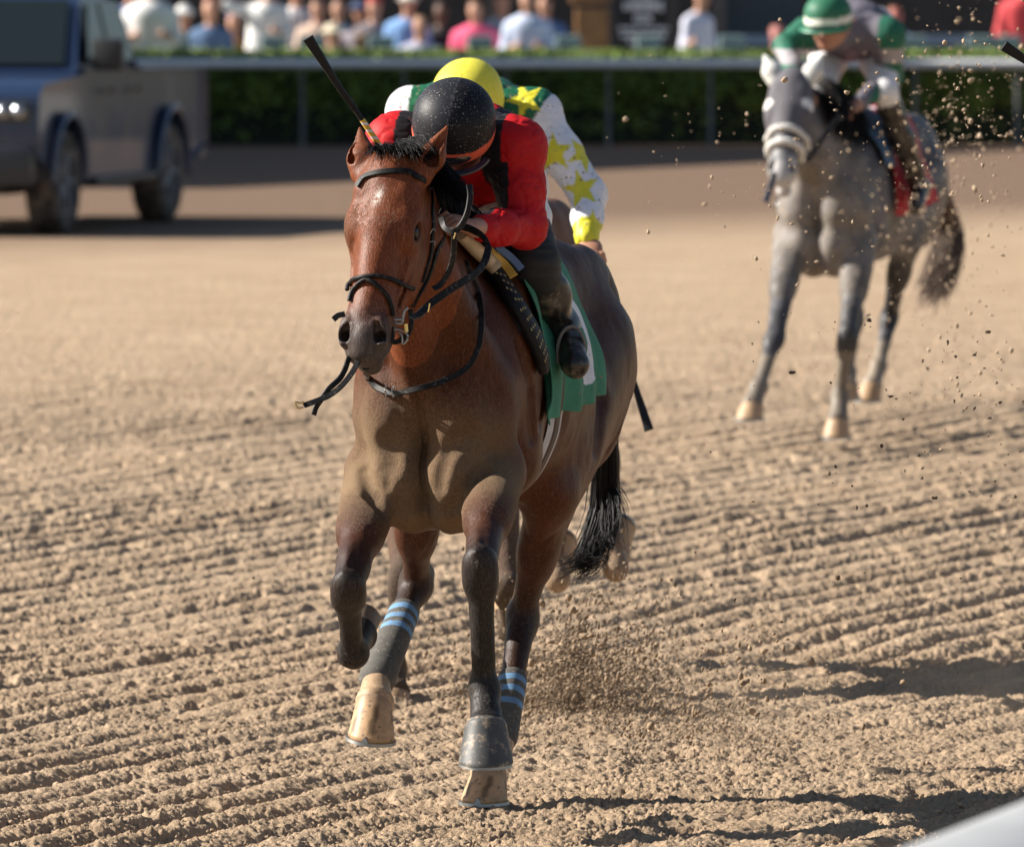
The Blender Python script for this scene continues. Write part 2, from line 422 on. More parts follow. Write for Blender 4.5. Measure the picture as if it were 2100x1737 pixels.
# hedge ----------------------------------------------------------
def hedge(x0, x1, y0, y1, h):
    root = empty('clipped_hedge', ((x0+x1)/2, (y0+y1)/2, 0), 'long low dark green clipped hedge with sunlit top behind the white rail', 'hedge')
    m, t, b = mat_new('hedge_leaf'); b.inputs['Roughness'].default_value = .6
    tc = nd(t, 'ShaderNodeTexCoord').outputs['Object']; n = noise_node(t, 5, 5, .7, tc)
    r = ramp(t, n.outputs[0], [(.3, (.055, .085, .016)), (.55, (.17, .25, .04)), (.75, (.36, .44, .07))])
    t.links.new(r.outputs[0], b.inputs['Base Color'])
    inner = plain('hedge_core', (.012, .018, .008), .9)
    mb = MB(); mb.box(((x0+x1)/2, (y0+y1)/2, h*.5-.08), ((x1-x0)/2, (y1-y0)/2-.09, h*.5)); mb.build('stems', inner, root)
    N = 52000
    u = rg.random(N); P = np.empty((N, 3)); nrm = np.empty((N, 3))
    top = rg.random(N) < .5
    P[:, 0] = x0+(x1-x0)*rg.random(N)
    P[:, 1] = np.where(top, y0+(y1-y0)*rg.random(N), y0+.10*rg.random(N))
    P[:, 2] = np.where(top, h-.06+.08*rg.random(N)+.05*noise2(P[:, 0]*2, P[:, 1]*2, 3), .06+(h-.06)*rg.random(N)**.8)
    low = (~top) & (P[:, 2] < .42*(1+.5*(noise2(P[:, 0]*2.5, P[:, 2]*3, 8)-.5))) & (rg.random(N) < .8); P = P[~low]; N = len(P)
    a = rg.normal(size=(N, 3)); a /= np.linalg.norm(a, axis=1)[:, None]; bb = np.cross(a, rg.normal(size=(N, 3))); bb /= np.linalg.norm(bb, axis=1)[:, None]
    s_ = (.018+.022*rg.random(N))[:, None]*1.4
    V = np.stack([P-a*s_, P+bb*s_*.55, P+a*s_, P-bb*s_*.55], 1).reshape(-1, 3)
    mesh_np('foliage', V, np.arange(4*N).reshape(-1, 4), m, root, smooth=False)
hedge(-11, 12, YH+.9, YH+2.9, 1.0)

def rail(name, p0, p1, z, r, nposts, label, lean=.25):
    p0 = A(p0, float); p1 = A(p1, float); root = empty(name, (p0[0], p0[1], 0), label, 'rail')
    mb = MB(); pts = [p0*(1-t)+p1*t+A([0, 0, z]) for t in np.linspace(0, 1, 30)]
    mb.tube(pts, r, 14, flat=(0, 0, 1), ff=.8); mb.build('top_rail', M_white, root, smooth=True)
    d = n_(p1-p0); side = A([-d[1], d[0], 0])
    for i in range(nposts):
        b_ = p0+(p1-p0)*(i+.5)/nposts; mb = MB()
        mb.tube(spline([b_+side*lean+A([0, 0, -.05]), b_+side*lean*.7+A([0, 0, z*.55]), b_+side*lean*.1+A([0, 0, z*.9]), b_+A([0, 0, z-.02])], 10), .022, 8)
        mb.build('post', M_postg, root, smooth=True)
    return root
rail('track_rail', (-12, YH+.1, 0), (13, YH-.6, 0), .93, .065, 22, 'long white rail with slanted posts along the hedge across the back')

# shaded kerb of darker ground is the track itself; terrace behind the hedge
mb = MB(); mb.box((0, 128, -.2), (40, 13, .22)); o = mb.build('terrace_pavement', plain('concrete', (.32, .31, .29), .9, ns=3, namp=.2, bmp=.004)); tag(o, kind='structure')
# stand building with openings, posts, panels
bl = empty('clubhouse', (-2, 124, 0), 'dark wooden clubhouse front with posts and openings behind the crowd', 'building')
mb = MB(); mb.box((-4.5, 125.2, 2.6), (11.2, .2, 2.6)); mb.build('wall', plain('dark_wood', (.035, .030, .030), .8, ns=5, namp=.5), bl)
Mpost = plain('grey_post', (.085, .078, .078), .7, ns=9, namp=.3)
YB = 120.5
def wx_(u, Y): return (u-1050)/F*Y
for u, w in ((650, 14), (1262, 22), (1375, 8), (1475, 26), (1010, 12), (1385, 10)):
    mb = MB(); mb.box((wx_(u, YB), YB, 2.4), (w/F*YB/2, .09, 2.4), bev=.01); mb.build('post', Mpost, bl)
mb = MB(); mb.box((wx_(1210, YB+1), YB+1, 1.95), (.24, .05, .42), bev=.02); mb.box((wx_(1210, YB+1)+.02, YB+1, 1.05), (.2, .05, .42), bev=.02)
mb.build('wood_panel', plain('orange_wood', (.42, .22, .09), .6, ns=6, namp=.5), bl)
mb = MB(); mb.box((wx_(1555, YB+.5), YB+.5, 1.6), (.52, .05, .75), bev=.02); mb.build('door', plain('slate_door', (.02, .035, .05), .5), bl)
mb = MB(); mb.box((wx_(1700, YB), YB, 1.1), (1.7, .12, .06)); mb.build('ledge', plain('blue_ledge', (.16, .24, .33), .5), bl)
# chalkboard
cb = empty('chalkboard_sign', (wx_(1318, YB-.4), YB-.4, 0), 'black upright board with rows of white lettering', 'sign')
mb = MB(); mb.box((wx_(1318, YB-.4), YB-.4, 1.45), (.30, .03, .85), bev=.01); mb.build('board', M_dark, cb)
mk = plain('chalk', (.72, .74, .76), .8)
for v0, v1, w in ((-30, -20, 70), (-12, 0, 50), (3, 24, 78), (28, 50, 34), (55, 64, 98), (68, 80, 92), (84, 94, 60)):
    xx = -w/2; mb = MB()
    while xx < w/2:
        ww = rnd.uniform(4, 9); c0 = px(1318+xx+ww/2, (v0+v1)/2, YB-.45)
        mb.box(c0, (ww/2*YB/F, .012, (v1-v0)/2*YB/F*rnd.uniform(.6, 1))); xx += ww+rnd.uniform(1, 3)
    mb.build('lettering_row', mk, cb)
# white tents and vans beyond on the right
for u, vt, vb, w, Y, lab, cc in ((1905, -60, 40, 230, 150, 'white event tent behind the right end of the hedge', (.75, .78, .82)), (2060, -80, 16, 90, 155, 'white event tent at the far right edge', (.8, .82, .85))):
    p0 = px(u-w/2, vb, Y); p1 = px(u+w/2, vt, Y)
    tr = empty('event_tent', ((p0[0]+p1[0])/2, Y, 0), lab, 'tent')
    mb = MB(); x0, x1, z1 = p0[0], p1[0], p1[2]; zm = z1-.6
    mb.add([(x0, Y, zm), (x1, Y, zm), (x1, Y+4, zm), (x0, Y+4, zm), ((x0+x1)/2, Y+2, z1+.5)], [(0, 1, 4), (1, 2, 4), (2, 3, 4), (3, 0, 4), (3, 2, 1, 0)])
    mb.build('canopy', plain('tent_canvas', cc, .7), tr)
    mb = MB(); mb.box(((x0+x1)/2, Y+.1, (zm+p0[2])/2), ((x1-x0)/2-.05, .03, (zm-p0[2])/2)); mb.build('side_panel', plain('tent_side', (.66, .70, .76), .7), tr)
    for xx in (x0+.05, x1-.05):
        mb = MB(); mb.tube([(xx, Y, 0), (xx, Y, zm)], .05, 8); mb.build('pole', M_steel, tr)
mb = MB(); mb.box((wx_(1960, 140), 140, 1.0), (1.6, .8, .55), bev=.12); mb.box((wx_(1960, 140)-.1, 140, 1.75), (1.0, .75, .35), bev=.15)
van = empty('parked_car', (wx_(1960, 140), 140, 0), 'grey parked car behind the hedge at the right', 'car')
mb.build('body', plain('grey_paint', (.25, .28, .32), .3, .4), van, smooth=True)
for dx in (-1.0, 1.0):
    mb = MB(); mb.lathe([(0, -.1), (.3, -.1), (.33, -.06), (.33, .06), (.3, .1), (0, .1)], (wx_(1960, 140)+dx, 139.2, .33), (0, 1, 0), 20); mb.build('wheel', M_dark, van, smooth=True)

# teal stadium seats seen above the hedge
Mseat = plain('teal_seat', (.28, .38, .38), .5, ns=10, namp=.15)
seat = None
def make_seat():
    r = bpy.data.objects.new('terrace_seat', None); COL.objects.link(r); r.location = (0, 0, 0)
    mb = MB(); mb.box((0, 0, .46), (.15, .22, .03), bev=.02); mb.build('seat', Mseat, r)
    mb = MB(); mb.box((0, -.21, .80), (.15, .03, .30), bev=.025); mb.build('backrest', Mseat, r)
    for sx in (-1, 1):
        mb = MB(); mb.tube([(sx*.12, -.2, .02), (sx*.12, -.2, .5)], .02, 6); mb.build('leg', M_steel, r)
    return r
def copy_tree(o, parent=None):
    c = o.copy(); COL.objects.link(c)
    if parent: c.parent = parent
    for ch in list(o.children): copy_tree(ch, c)
    return c
sp = make_seat()
seats = [(365, 'beside the person in the bulky white shirt'), (563, 'in front of the person reaching out in white'), (640, 'left of the person with the cream hat'), (782, 'between the cream hat and the blue shirt'), (985, 'in front of the person in pink'), (1165, 'right of the person in the pale blue shirt'), (1330, 'under the chalkboard sign'), (1500, 'right of the fair haired person leaning over'), (1872, 'left of the white tents'), (2008, 'below the grey parked car'), (2065, 'farthest to the right')]
for i, (u, lab) in enumerate(seats):
    o = sp if i == 0 else copy_tree(sp)
    o.location = (wx_(u, 116.5), 116.5, .10); tag(o, 'pale teal terrace seat ' + lab, 'seat', 'terrace seats behind the hedge')

# people behind the hedge ------------------------------------------
M_crowd = vcol('crowd_cloth', .8, ns=9, namp=.15); M_skin = vcol('crowd_skin', .6, ns=8, namp=.1)
SK = (.50, .27, .18); SKD = (.12, .06, .04)
def spectator(u, vh, Y, top, legs, label, skin=SK, hair=(.05, .03, .02), lean=0.0, arms='down', hat=None, turn=0.0, wide=1.0, pattern=None):
    "vh: height in the photo of the crown of the head"
    vh = vh+(((u*37) % 17)-8)*.9; hd = px(u, vh, Y); zc = hd[2]; base = A([hd[0], Y, 0.02]); H = max(zc, .9)
    sc_ = 1.0 if zc > 1.45 else .98
    root = empty('person', base, label, 'person', 'spectators behind the hedge')
    cz = zc-.12*sc_
    head = A([hd[0], Y, cz]); sh = A([hd[0]-lean*.5, Y+.05, cz-.30]); hp = A([hd[0]-lean*1.4, Y+.1, max(cz-.80, .5)])
    rx = A([math.cos(turn), math.sin(turn), 0])
    f = Field(); f.ell(head, np.eye(3), (.085, .10, .12), .02, skin); f.cone(head-A([0, 0, .08]), sh+A([0, 0, .05]), .055, .06, .03, skin)
    f.cone(sh, hp, .13, .12, .05, skin, w=rx, f=1.3)
    f.ell(head+A([0, -.10, -.02]), np.eye(3), (.014, .02, .022), .015, skin)
    g = Field(); g.cone(sh-A([0, 0, .02]), hp, .155*wide, .15*wide, .05, top, w=rx, f=1.35)
    g.cone(sh-rx*.15*wide, sh+rx*.15*wide, .075, .075, .05, top)
    for s_ in (-1, 1):
        S = sh+rx*s_*.19*wide
        if arms == 'down': E = S+rx*s_*.06+A([0, -.02, -.28]); Hn = E+A([-rx[0]*s_*.1, -.2, -.12])
        elif arms == 'out' and s_ < 0: E = S+A([-.24, -.05, .06]); Hn = E+A([-.26, -.05, .12])
        elif arms == 'up' and s_ < 0: E = S+A([-.1, -.1, -.15]); Hn = E+A([.05, -.1, .28])
        else: E = S+rx*s_*.05+A([0, -.05, -.27]); Hn = E+A([-rx[0]*s_*.14, -.16, .05])
        f.chain([S, E, Hn], [.045, .04, .03], .02, skin); f.ell(Hn+n_(Hn-E)*.04, np.eye(3), (.035, .045, .05), .02, skin)
        g.chain([S, E, E*.8+Hn*.2], [.07, .062, .058], .04, top)
    for s_ in (-1, 1):
        K = A([hp[0]+s_*.1, Y+.02, hp[2]*.52]); Ft = A([hp[0]+s_*.1, Y+.05, .08]); f.chain([hp+rx*s_*.09, K, Ft], [.085, .06, .045], .03, legs)
        f.cone(Ft, Ft+A([0, -.14, -.03]), .045, .035, .02, (.05, .04, .04))
    f.build('body', .03, M_skin, root, base=skin, sh=.01)
    g.build('shirt', .03, M_crowd, root, base=top, colfn=pattern)
    hf = Field()
    if hat is None: hf.ell(head+A([0, .025, .035]), np.eye(3), (.093, .10, .105), .02, hair); hf.ell(head+A([0, -.08, -.03]), np.eye(3), (.075, .05, .08), .02, None, 's'); hf.build('hair', .03, M_crowd, root, base=hair)
    else: hf.ell(head+A([0, 0, .05]), np.eye(3), (.10, .115, .085), .02, hat); hf.ell(head+A([0, -.05, .03]), np.eye(3), (.15, .17, .02), .02, hat); hf.build('hat', .028, M_crowd, root, base=hat)
def stripes(V, c):
    s_ = (np.sin(V[:, 0]*70) > 0)[:, None]; return np.where(s_, c, np.array([.75, .75, .78]))
YP = 118.5
W_ = (.80, .80, .80)
spectator(308, -42, 114.8+1.2, W_, (.03, .04, .08), 'person in a bulky white shirt standing just right of the pickup cab', wide=1.35, arms='bent')
spectator(268, -38, YP+1, (.06, .12, .30), (.02, .03, .06), 'person in navy blue half hidden behind the pickup cab')
spectator(378, 8, YP+2.2, (.02, .022, .04), (.02, .02, .03), 'person in dark clothes between the white shirt and the denim shirt', hair=(.02, .015, .01), hat=(.7, .7, .68))
spectator(432, 4, YP, (.08, .15, .28), (.03, .05, .12), 'bald pink headed person in a denim blue shirt sitting low', hair=(.5, .27, .2), arms='bent')
spectator(480, 22, YP+1.4, (.30, .16, .06), (.05, .03, .03), 'person in an orange brown top behind the denim shirt', hair=(.10, .07, .16))
spectator(552, -48, YP-1, W_, W_, 'person in white with one arm stretched out to the left', arms='out', lean=.06)
spectator(608, -35, YP+.6, (.35, .35, .37), (.05, .05, .06), 'person in a grey and white striped shirt', pattern=stripes, arms='up')
spectator(652, 2, YP-.2, (.55, .40, .32), (.3, .25, .2), 'person in a pale peach top left of the cream hat')
spectator(682, 52, YP-1.2, (.55, .50, .42), (.3, .3, .3), 'person bending low under a cream hat', hat=(.68, .60, .45))
spectator(695, -4, YP+1.6, (.20, .45, .58), (.05, .05, .09), 'person in a turquoise top behind the cream hat', hair=(.05, .03, .02))
spectator(738, 6, YP+.5, (.36, .33, .38), (.08, .08, .1), 'person in a mauve grey top and a navy cap', hat=(.03, .05, .12))
spectator(768, -8, YP+.2, (.16, .14, .16), (.05, .05, .06), 'person in a dark grey patterned top beside the blue shirt', hair=(.45, .03, .04))
spectator(742, 62, YP-1.2, (.30, .48, .58), (.5, .4, .35), 'small child in pale turquoise low behind the hedge', hair=(.3, .2, .12))
spectator(838, -22, YP, (.20, .38, .72), (.08, .10, .18), 'person in a sky blue shirt and pale cap', wide=1.0, lean=.04, hat=(.6, .58, .5))
spectator(862, 38, YP-1.2, (.40, .42, .55), (.3, .25, .25), 'small person in a pale patterned top right of the sky blue shirt', hair=(.28, .16, .08))
spectator(905, 0, YP+.3, (.015, .015, .018), (.02, .02, .02), 'dark haired person in a black shirt left of the pink shirt', skin=SKD, arms='bent', hair=(.02, .01, .01))
spectator(975, 8, YP-.6, (.80, .10, .22), (.5, .25, .2), 'person in a bright pink shirt', wide=1.15, arms='bent', hair=(.16, .08, .05))
spectator(1032, -10, YP+1.8, (.22, .28, .36), (.04, .04, .05), 'person in grey blue standing behind the pink shirt')
spectator(1082, -26, YP-.9, (.52, .60, .78), (.4, .42, .5), 'grey haired person in a pale blue shirt leaning on the hedge', wide=1.15, arms='bent', hair=(.28, .24, .20))
spectator(1118, -8, YP+1.2, (.10, .17, .34), (.05, .06, .1), 'person in dark blue close behind the pale blue shirt')
spectator(1440, -22, YP-.9, (.60, .62, .75), (.65, .66, .75), 'fair haired person in white and pale blue leaning forward', lean=.10, arms='bent', hair=(.52, .36, .16), turn=.9)
spectator(1595, 52, YP+.6, (.10, .05, .05), (.03, .03, .03), 'person low in the dark doorway left of the grey horse', skin=(.5, .2, .18), hair=(.4, .15, .12))
spectator(1836, 20, YP-.8, (.66, .70, .85), (.7, .68, .62), 'red faced person in white right of the jockey in green', skin=(.48, .14, .11), hair=(.2, .08, .05), wide=1.05, arms='bent')
spectator(2097, -50, YP+.4, (.62, .06, .07), (.3, .05, .05), 'person in a red top at the right edge', wide=1.1)
# ------------------------------------------------------------------ horses
U_ = A([0, 0, 1.])
BAY = A([.074, .021, .0075]); BAYH = A([.150, .040, .013]); BAYD = A([.085, .030, .016]); BLK = A([.020, .017, .016]); SOCK = A([.42, .29, .18]); HOOF = A([.47, .30, .165])
DUST = (.20, .135, .080)
M_bay = vcol('bay_coat', .42, ns=9, namp=.25, spec=.18, dust=DUST, dscale=120, hair=(230, .42, .016), specks=(420, .70, (.36, .27, .18)))
M_hoof = vcol('hoof_horn', .5, ns=40, namp=.3, spec=.3, specks=(60, .64, (.20, .15, .10)))
M_hair = plain('black_hair', (.007, .006, .006), .5, spec=.25)
M_leather = plain('black_leather', (.007, .007, .008), .55, ns=40, namp=.3, spec=.22, dirt=(.10, .085, .07), dscale=90, dth=.62)
M_metal = plain('bit_steel', (.30, .295, .285), .4, 1.0)
M_brass = plain('brass', (.70, .50, .20), .25, 1.0)
M_eye = plain('eye', (.010, .005, .003), .12, spec=.35)

class Frame:
    def __init__(s, o, ang, sc=1.0):
        s.o = A(o, float); s.B = A([math.sin(ang), math.cos(ang), 0]); s.L = A([math.cos(ang), -math.sin(ang), 0]); s.sc = sc; s.H = -s.B
    def __call__(s, a, l, z): return s.o + s.sc*(s.B*a + s.L*l) + U_*(z*s.sc)
    def R(s, pitch=0.0):
        "rows: back, lateral, up — pitched about the lateral axis"
        c, d = math.cos(pitch), math.sin(pitch); b = s.B*c+U_*d; return A([b, s.L, np.cross(b, s.L)*-1 if np.cross(b, s.L)[2] < 0 else np.cross(b, s.L)])

def trunk(f, W, c=None):
    "rib cage, shoulders, breast, back, croup, haunches"
    S = W.sc; R = W.R(); e = lambda a, l, z, r, k=.05, R_=None, col=None, op='u': f.ell(W(a, l, z), R if R_ is None else R_, A(r)*S, k, col, op)
    cn = lambda p, q, ra, rb, k=.05, ff=1.0, w=None: f.cone(W(*p), W(*q), ra*S, rb*S, k, None, W.L if w is None else w, ff)
    e(.78, 0, 1.16, (.58, .245, .325), .05)
    e(.38, 0, 1.15, (.32, .222, .36), .06)
    cn((.40, 0, 1.50), (.85, 0, 1.43), .075, .09, .08)
    cn((.80, 0, 1.40), (1.20, 0, 1.44), .13, .13, .08)
    for s_ in (-1, 1):
        e(1.36, s_*.072, 1.32, (.27, .108, .22), .05)
        e(1.43, s_*.092, 1.15, (.19, .100, .26), .05)
        cn((1.36, s_*.100, 1.22), (1.05, s_*.125, .98), .165, .125, .05, .70)
        e(.27, s_*.135, 1.24, (.20, .085, .19), .06)
        # shoulder blade, point of shoulder, upper arm
        cn((.46, s_*.11, 1.44), (.13, s_*.155, 1.12), .085, .085, .06, .75)
        cn((.30, s_*.15, 1.25), (.36, s_*.17, .98), .10, .085, .06, .7)
        cn((.10, s_*.155, 1.10), (.17, s_*.15, .95), .072, .07, .04)
        # breast muscles
        e(.055, s_*.090, 1.12, (.108, .098, .17), .03)
        e(.045, s_*.080, .945, (.104, .082, .120), .028)
        e(.10, s_*.055, .85, (.12, .060, .065), .03)
    e(.28, 0, .90, (.24, .14, .11), .05)

def forelimb(f, E, K, Ft, Co, side, up=None, S=1.0, col=None, bl=None, fw=None):
    col = BAY if col is None else col; bl = BLK if bl is None else bl
    d = n_(K-E); f.cone(E-(K-E)*.08, E+(K-E)*.5, .088*S, .064*S, .035, col); f.cone(E+(K-E)*.45, E+(K-E)*.92, .058*S, .043*S, .03, (col+bl)/2)
    # forearm muscle bellies
    o = side*.030*S; f.ell(E+(K-E)*.28+o+U_*.012, frame_of(d), (.15*S, .045*S, .045*S), .025, col)
    f.ell(E+(K-E)*.25-o*1.1, frame_of(d), (.12*S, .038*S, .05*S), .02, col)
    d2 = n_(Ft-K); R = frame_of(d2, side)
    f.ell(K+d2*.005, R, (.070*S, .049*S, .046*S), .02, bl)
    f.ell(K+d2*.05*S+side*.02*S, R, (.03*S, .022*S, .03*S), .02, bl); f.ell(K+d2*.05*S-side*.02*S, R, (.03*S, .022*S, .03*S), .02, bl)
    f.cone(K+d2*.03, Ft, .034*S, .027*S, .03, bl, side, 1.08)
    fw_ = n_(np.cross(side, d2)); 
    f.cone(K+d2*.08*S-fw_*.0, Ft, .020*S, .022*S, .015, bl)
    f.ell(Ft, R, (.046*S, .042*S, .043*S), .022, bl)
    f.cone(Ft, Co, .036*S, .046*S, .02, bl); f.ell(Co, frame_of(n_(Co-Ft), side), (.020*S, .0505*S, .0505*S), .02, bl)
def frame_of(d, side=None):
    d = n_(d); s_ = A([1., 0, 0]) if side is None else side
    s_ = s_-d*(s_@d)
    s_ = n_(s_) if np.linalg.norm(s_) > .1 else n_(np.cross(d, A([0, 1., 0])))
    return A([d, s_, np.cross(d, s_)])
def hindlimb(f, Hp, St, Hk, Ft, Co, side, S=1.0, col=None, bl=None, lo=None, back=None):
    col = BAY if col is None else col; bl = BLK if bl is None else bl; lo = bl if lo is None else lo
    f.cone(Hp, St, .165*S, .108*S, .06, col, side, .75)
    f.cone(St, St+(Hk-St)*.55, .082*S, .058*S, .04, col, side, .8); f.cone(St+(Hk-St)*.5, Hk, .056*S, .040*S, .03, col*.55+bl*.45, side, .85)
    f.cone(Hp+back*.10*S-U_*.06*S, St+(Hk-St)*.42+back*.04*S+side*0, .130*S, .060*S, .06, col, side, .72)
    f.ell(St+(Hk-St)*.22+back*.03*S, frame_of(Hk-St, side), (.15*S, .05*S, .065*S), .03, col)
    # tendon to the point of the hock
    pt = Hk+back*.055*S+U_*.025*S
    f.cone(St+(Hk-St)*.45+back*.05*S, pt, .022*S, .022*S, .02, bl)
    R = frame_of(Ft-Hk, side); f.ell(Hk, R, (.075*S, .042*S, .05*S), .025, bl); f.cone(pt, Hk+(Ft-Hk)*.25, .026*S, .024*S, .03, bl)
    f.cone(Hk, Ft, .037*S, .030*S, .03, col*.5+bl*.5, side, 1.0)
    f.ell(Ft, R, (.046*S, .042*S, .043*S), .022, lo)
    f.cone(Ft, Co, .036*S, .047*S, .02, lo); f.ell(Co, frame_of(n_(Co-Ft), side), (.020*S, .0505*S, .0505*S), .02, lo)

def hoof(parent, top, bot, fw, mat, S=1.0, cols=None, shoe=True, boot=None, clip=True, sole=None, leg=None):
    "top: coronet centre, bot: centre of the sole, sole: direction the sole faces, leg: pastern direction"
    sole = A([0, 0, -1.]) if sole is None else n_(sole); leg = n_(bot-top) if leg is None else n_(leg)
    n = 40; m = 10
    def ring(t):
        ax = n_(leg*(1-t)*.6+sole*(.4+.6*t)); f_ = n_(fw-ax*(fw@ax)); return ax, f_, np.cross(ax, f_)
    V = []; cc = []
    prof = [(-.10, .044), (.0, .0495)]+[(t, .0500+.0165*t) for t in np.linspace(.08, 1, m)]+[(1.0, .001)]
    for t, r in prof:
        tt = min(max(t, 0), 1); ax, f_, sd_ = ring(tt); cen = top*(1-t)+bot*t
        for j in range(n):
            a = 2*math.pi*j/n; x = math.cos(a); y = math.sin(a); rr = r*S*(1.0-.14*max(-x, 0))
            V.append(cen+f_*rr*x*1.04+sd_*rr*y)
            g = np.clip((t-.02)/.30+.25*noise2(A([j*.35]), A([t*2]), 3)[0]-.1, 0, 1)
            c = (A([.30, .20, .13])*(1-g)+HOOF*g) if cols is None else A(cols)
            if cols is None and noise2(A([j*.45]), A([t*3.]), 5)[0] > .74: c = c*.4
            cc.append(c)
    P = len(prof); V = A(V); Q = A([(i*n+j, i*n+(j+1) % n, (i+1)*n+(j+1) % n, (i+1)*n+j) for i in range(P-1) for j in range(n)])
    h = mesh_np('hoof', V, Q, mat, parent, A(cc))
    ax, f_, sd_ = ring(1.0)
    if shoe:
        mb = MB(); pts = []
        for j in range(29):
            a = (j/28-.5)*2*math.pi*.82; x = math.cos(a); y = math.sin(a); rr = .0635*S*(1-.14*max(-x, 0))
            pts.append(bot+ax*.005+f_*rr*x*1.04+sd_*rr*y)
        pts = A(pts); mb.ribbon(pts, -ax, .009*S, .009*S)
        if clip:
            q = bot+f_*(.0672*S*1.04); mb.add([q+sd_*.013*S+ax*.003, q-sd_*.013*S+ax*.003, q-ax*.016*S-f_*.004, q+sd_*.013*S+ax*.003-f_*.006, q-sd_*.013*S+ax*.003-f_*.006, q-ax*.016*S-f_*.010], [(0, 1, 2), (3, 5, 4), (0, 2, 5, 3), (1, 4, 5, 2), (0, 3, 4, 1)])
        mb.build('horseshoe', M_metal, h, smooth=True)
    if boot is not None:
        mb = MB(); V = []; pr = [(-.12, .050), (-.02, .0555), (.03, .0580), (.06, .0575), (.5, .0660), (.93, .0735), (.99, .0745), (1.02, .073), (1.0, .067)]
        for t, r in pr:
            ax, f_, sd_ = ring(min(max(t, 0), 1)); cen = top*(1-t)+bot*t
            for j in range(n):
                a = 2*math.pi*j/n; x = math.cos(a); y = math.sin(a); rr = r*S*(1-.08*max(-x, 0))
                V.append(cen+f_*rr*x*1.04+sd_*rr*y)
        mb.add(V, [(i*n+j, i*n+(j+1) % n, (i+1)*n+(j+1) % n, (i+1)*n+j) for i in range(len(pr)-1) for j in range(n)])
        mb.build('bell_boot', boot, h, smooth=True, angle=60)
    return h

class Head:
    def __init__(s, poll, yaw, tilt, S=1.0, roll=0.0):
        hd = A([-math.sin(yaw), -math.cos(yaw), 0]); s.a = hd*math.sin(tilt)-U_*math.cos(tilt); s.n = hd*math.cos(tilt)+U_*math.sin(tilt); s.w = A([math.cos(yaw), -math.sin(yaw), 0])
        if roll:
            M = np.array(Matrix.Rotation(roll, 3, Vector(hd))); s.a = M@s.a; s.n = M@s.n; s.w = M@s.w
        s.p = A(poll, float); s.S = S; s.R = A([s.a, s.n, s.w])
    def __call__(s, t, n, w): return s.p+s.S*(s.a*t+s.n*n+s.w*w)
def skull(f, Hd, col, muz, mouth_open=0.0):
    S = Hd.S; R = Hd.R
    e = lambda t, n, w, r, k=.02, c=None, op='u': f.ell(Hd(t, n, w), R, A(r)*S, k, col if c is None else c, op)
    cn = lambda p, q, ra, rb, k=.02, ff=1.0, c=None, w=None: f.cone(Hd(*p), Hd(*q), ra*S, rb*S, k, col if c is None else c, Hd.w if w is None else w, ff)
    e(.06, -.075, 0, (.12, .085, .088), .03)
    e(.165, -.068, 0, (.125, .072, .102), .03)
    cn((.16, -.085, 0), (.44, -.070, 0), .082, .052, .03, 1.05)
    cn((.20, -.030, 0), (.50, -.035, 0), .036, .026, .03, 1.25)      # bone of the nose
    cn((.08, -.16, 0), (.25, -.155, 0), .085, .080, .04, .8)
    for s_ in (-1, 1):
        e(.185, -.045, s_*.075, (.055, .034, .030), .025)             # brow
        e(.210, -.062, s_*.080, (.050, .040, .026), .02)
        e(.245, -.180, s_*.048, (.115, .100, .038), .035)             # jowl
        cn((.245, -.090, s_*.082), (.37, -.092, s_*.058), .016, .010, .02)  # facial crest
        cn((.28, -.20, s_*.035), (.52, -.125, s_*.022), .036, .024, .03)    # lower jaw
        e(.09, -.05, s_*.062, (.05, .04, .03), .03)
        e(.205, -.052, s_*.104, (.024, .018, .020), .008, None, 's')   # eye socket
    cn((.42, -.075, 0), (.53, -.072, 0), .055, .054, .03, 1.05)
    e(.535, -.070, 0, (.060, .058, .062), .02, muz)
    e(.572, -.066, 0, (.030, .040, .048), .015, muz)                 # upper lip
    o = mouth_open
    e(.572, -.122-o, 0, (.030, .026, .034), .012, muz*.9)               # chin
    cn((.50, -.125-o*.5, 0), (.57, -.118-o, 0), .030, .026, .02, 1.1, muz)
    f.cone(Hd(.60, -.099-o*.5, -.06), Hd(.60, -.099-o*.5, .06), .004*S, .004*S, .008, None, op='s')
    f.cone(Hd(.56, -.100-o*.4, -.07), Hd(.56, -.100-o*.4, .07), .003*S, .003*S, .006, None, op='s')
    for s_ in (-1, 1):
        e(.500, -.038, s_*.046, (.040, .028, .022), .016, muz)         # nostril rim
        e(.532, -.036, s_*.054, (.030, .026, .016), .012, muz)
        f.cone(Hd(.500, -.018, s_*.040), Hd(.532, -.016, s_*.052), .010*S, .0185*S, .006, None, op='s')
        f.cone(Hd(.530, -.030, s_*.050), Hd(.520, -.060, s_*.046), .016*S, .010*S, .006, None, op='s')
def ear(f, Hd, s_, col, tip, base=(.005, -.055), bw=.068):
    b = Hd(base[0], base[1], s_*bw); T = Hd(*tip); S = Hd.S
    d = n_(T-b); L = np.linalg.norm(T-b); side = n_(np.cross(d, Hd.n)); 
    f.cone(b, b+d*L*.35, .038*S, .041*S, .015, col, Hd.n, .8); f.cone(b+d*L*.35, T, .041*S, .004*S, .012, col, Hd.n, .8)
    o = n_(Hd.w*s_*.75+Hd.n*.55-d*(Hd.w*s_*.75+Hd.n*.55)@d)
    f.cone(b+d*L*.30+o*.020*S, b+d*L*.90+o*.010*S, .020*S, .003*S, .006, None, None, 1.0, 's')

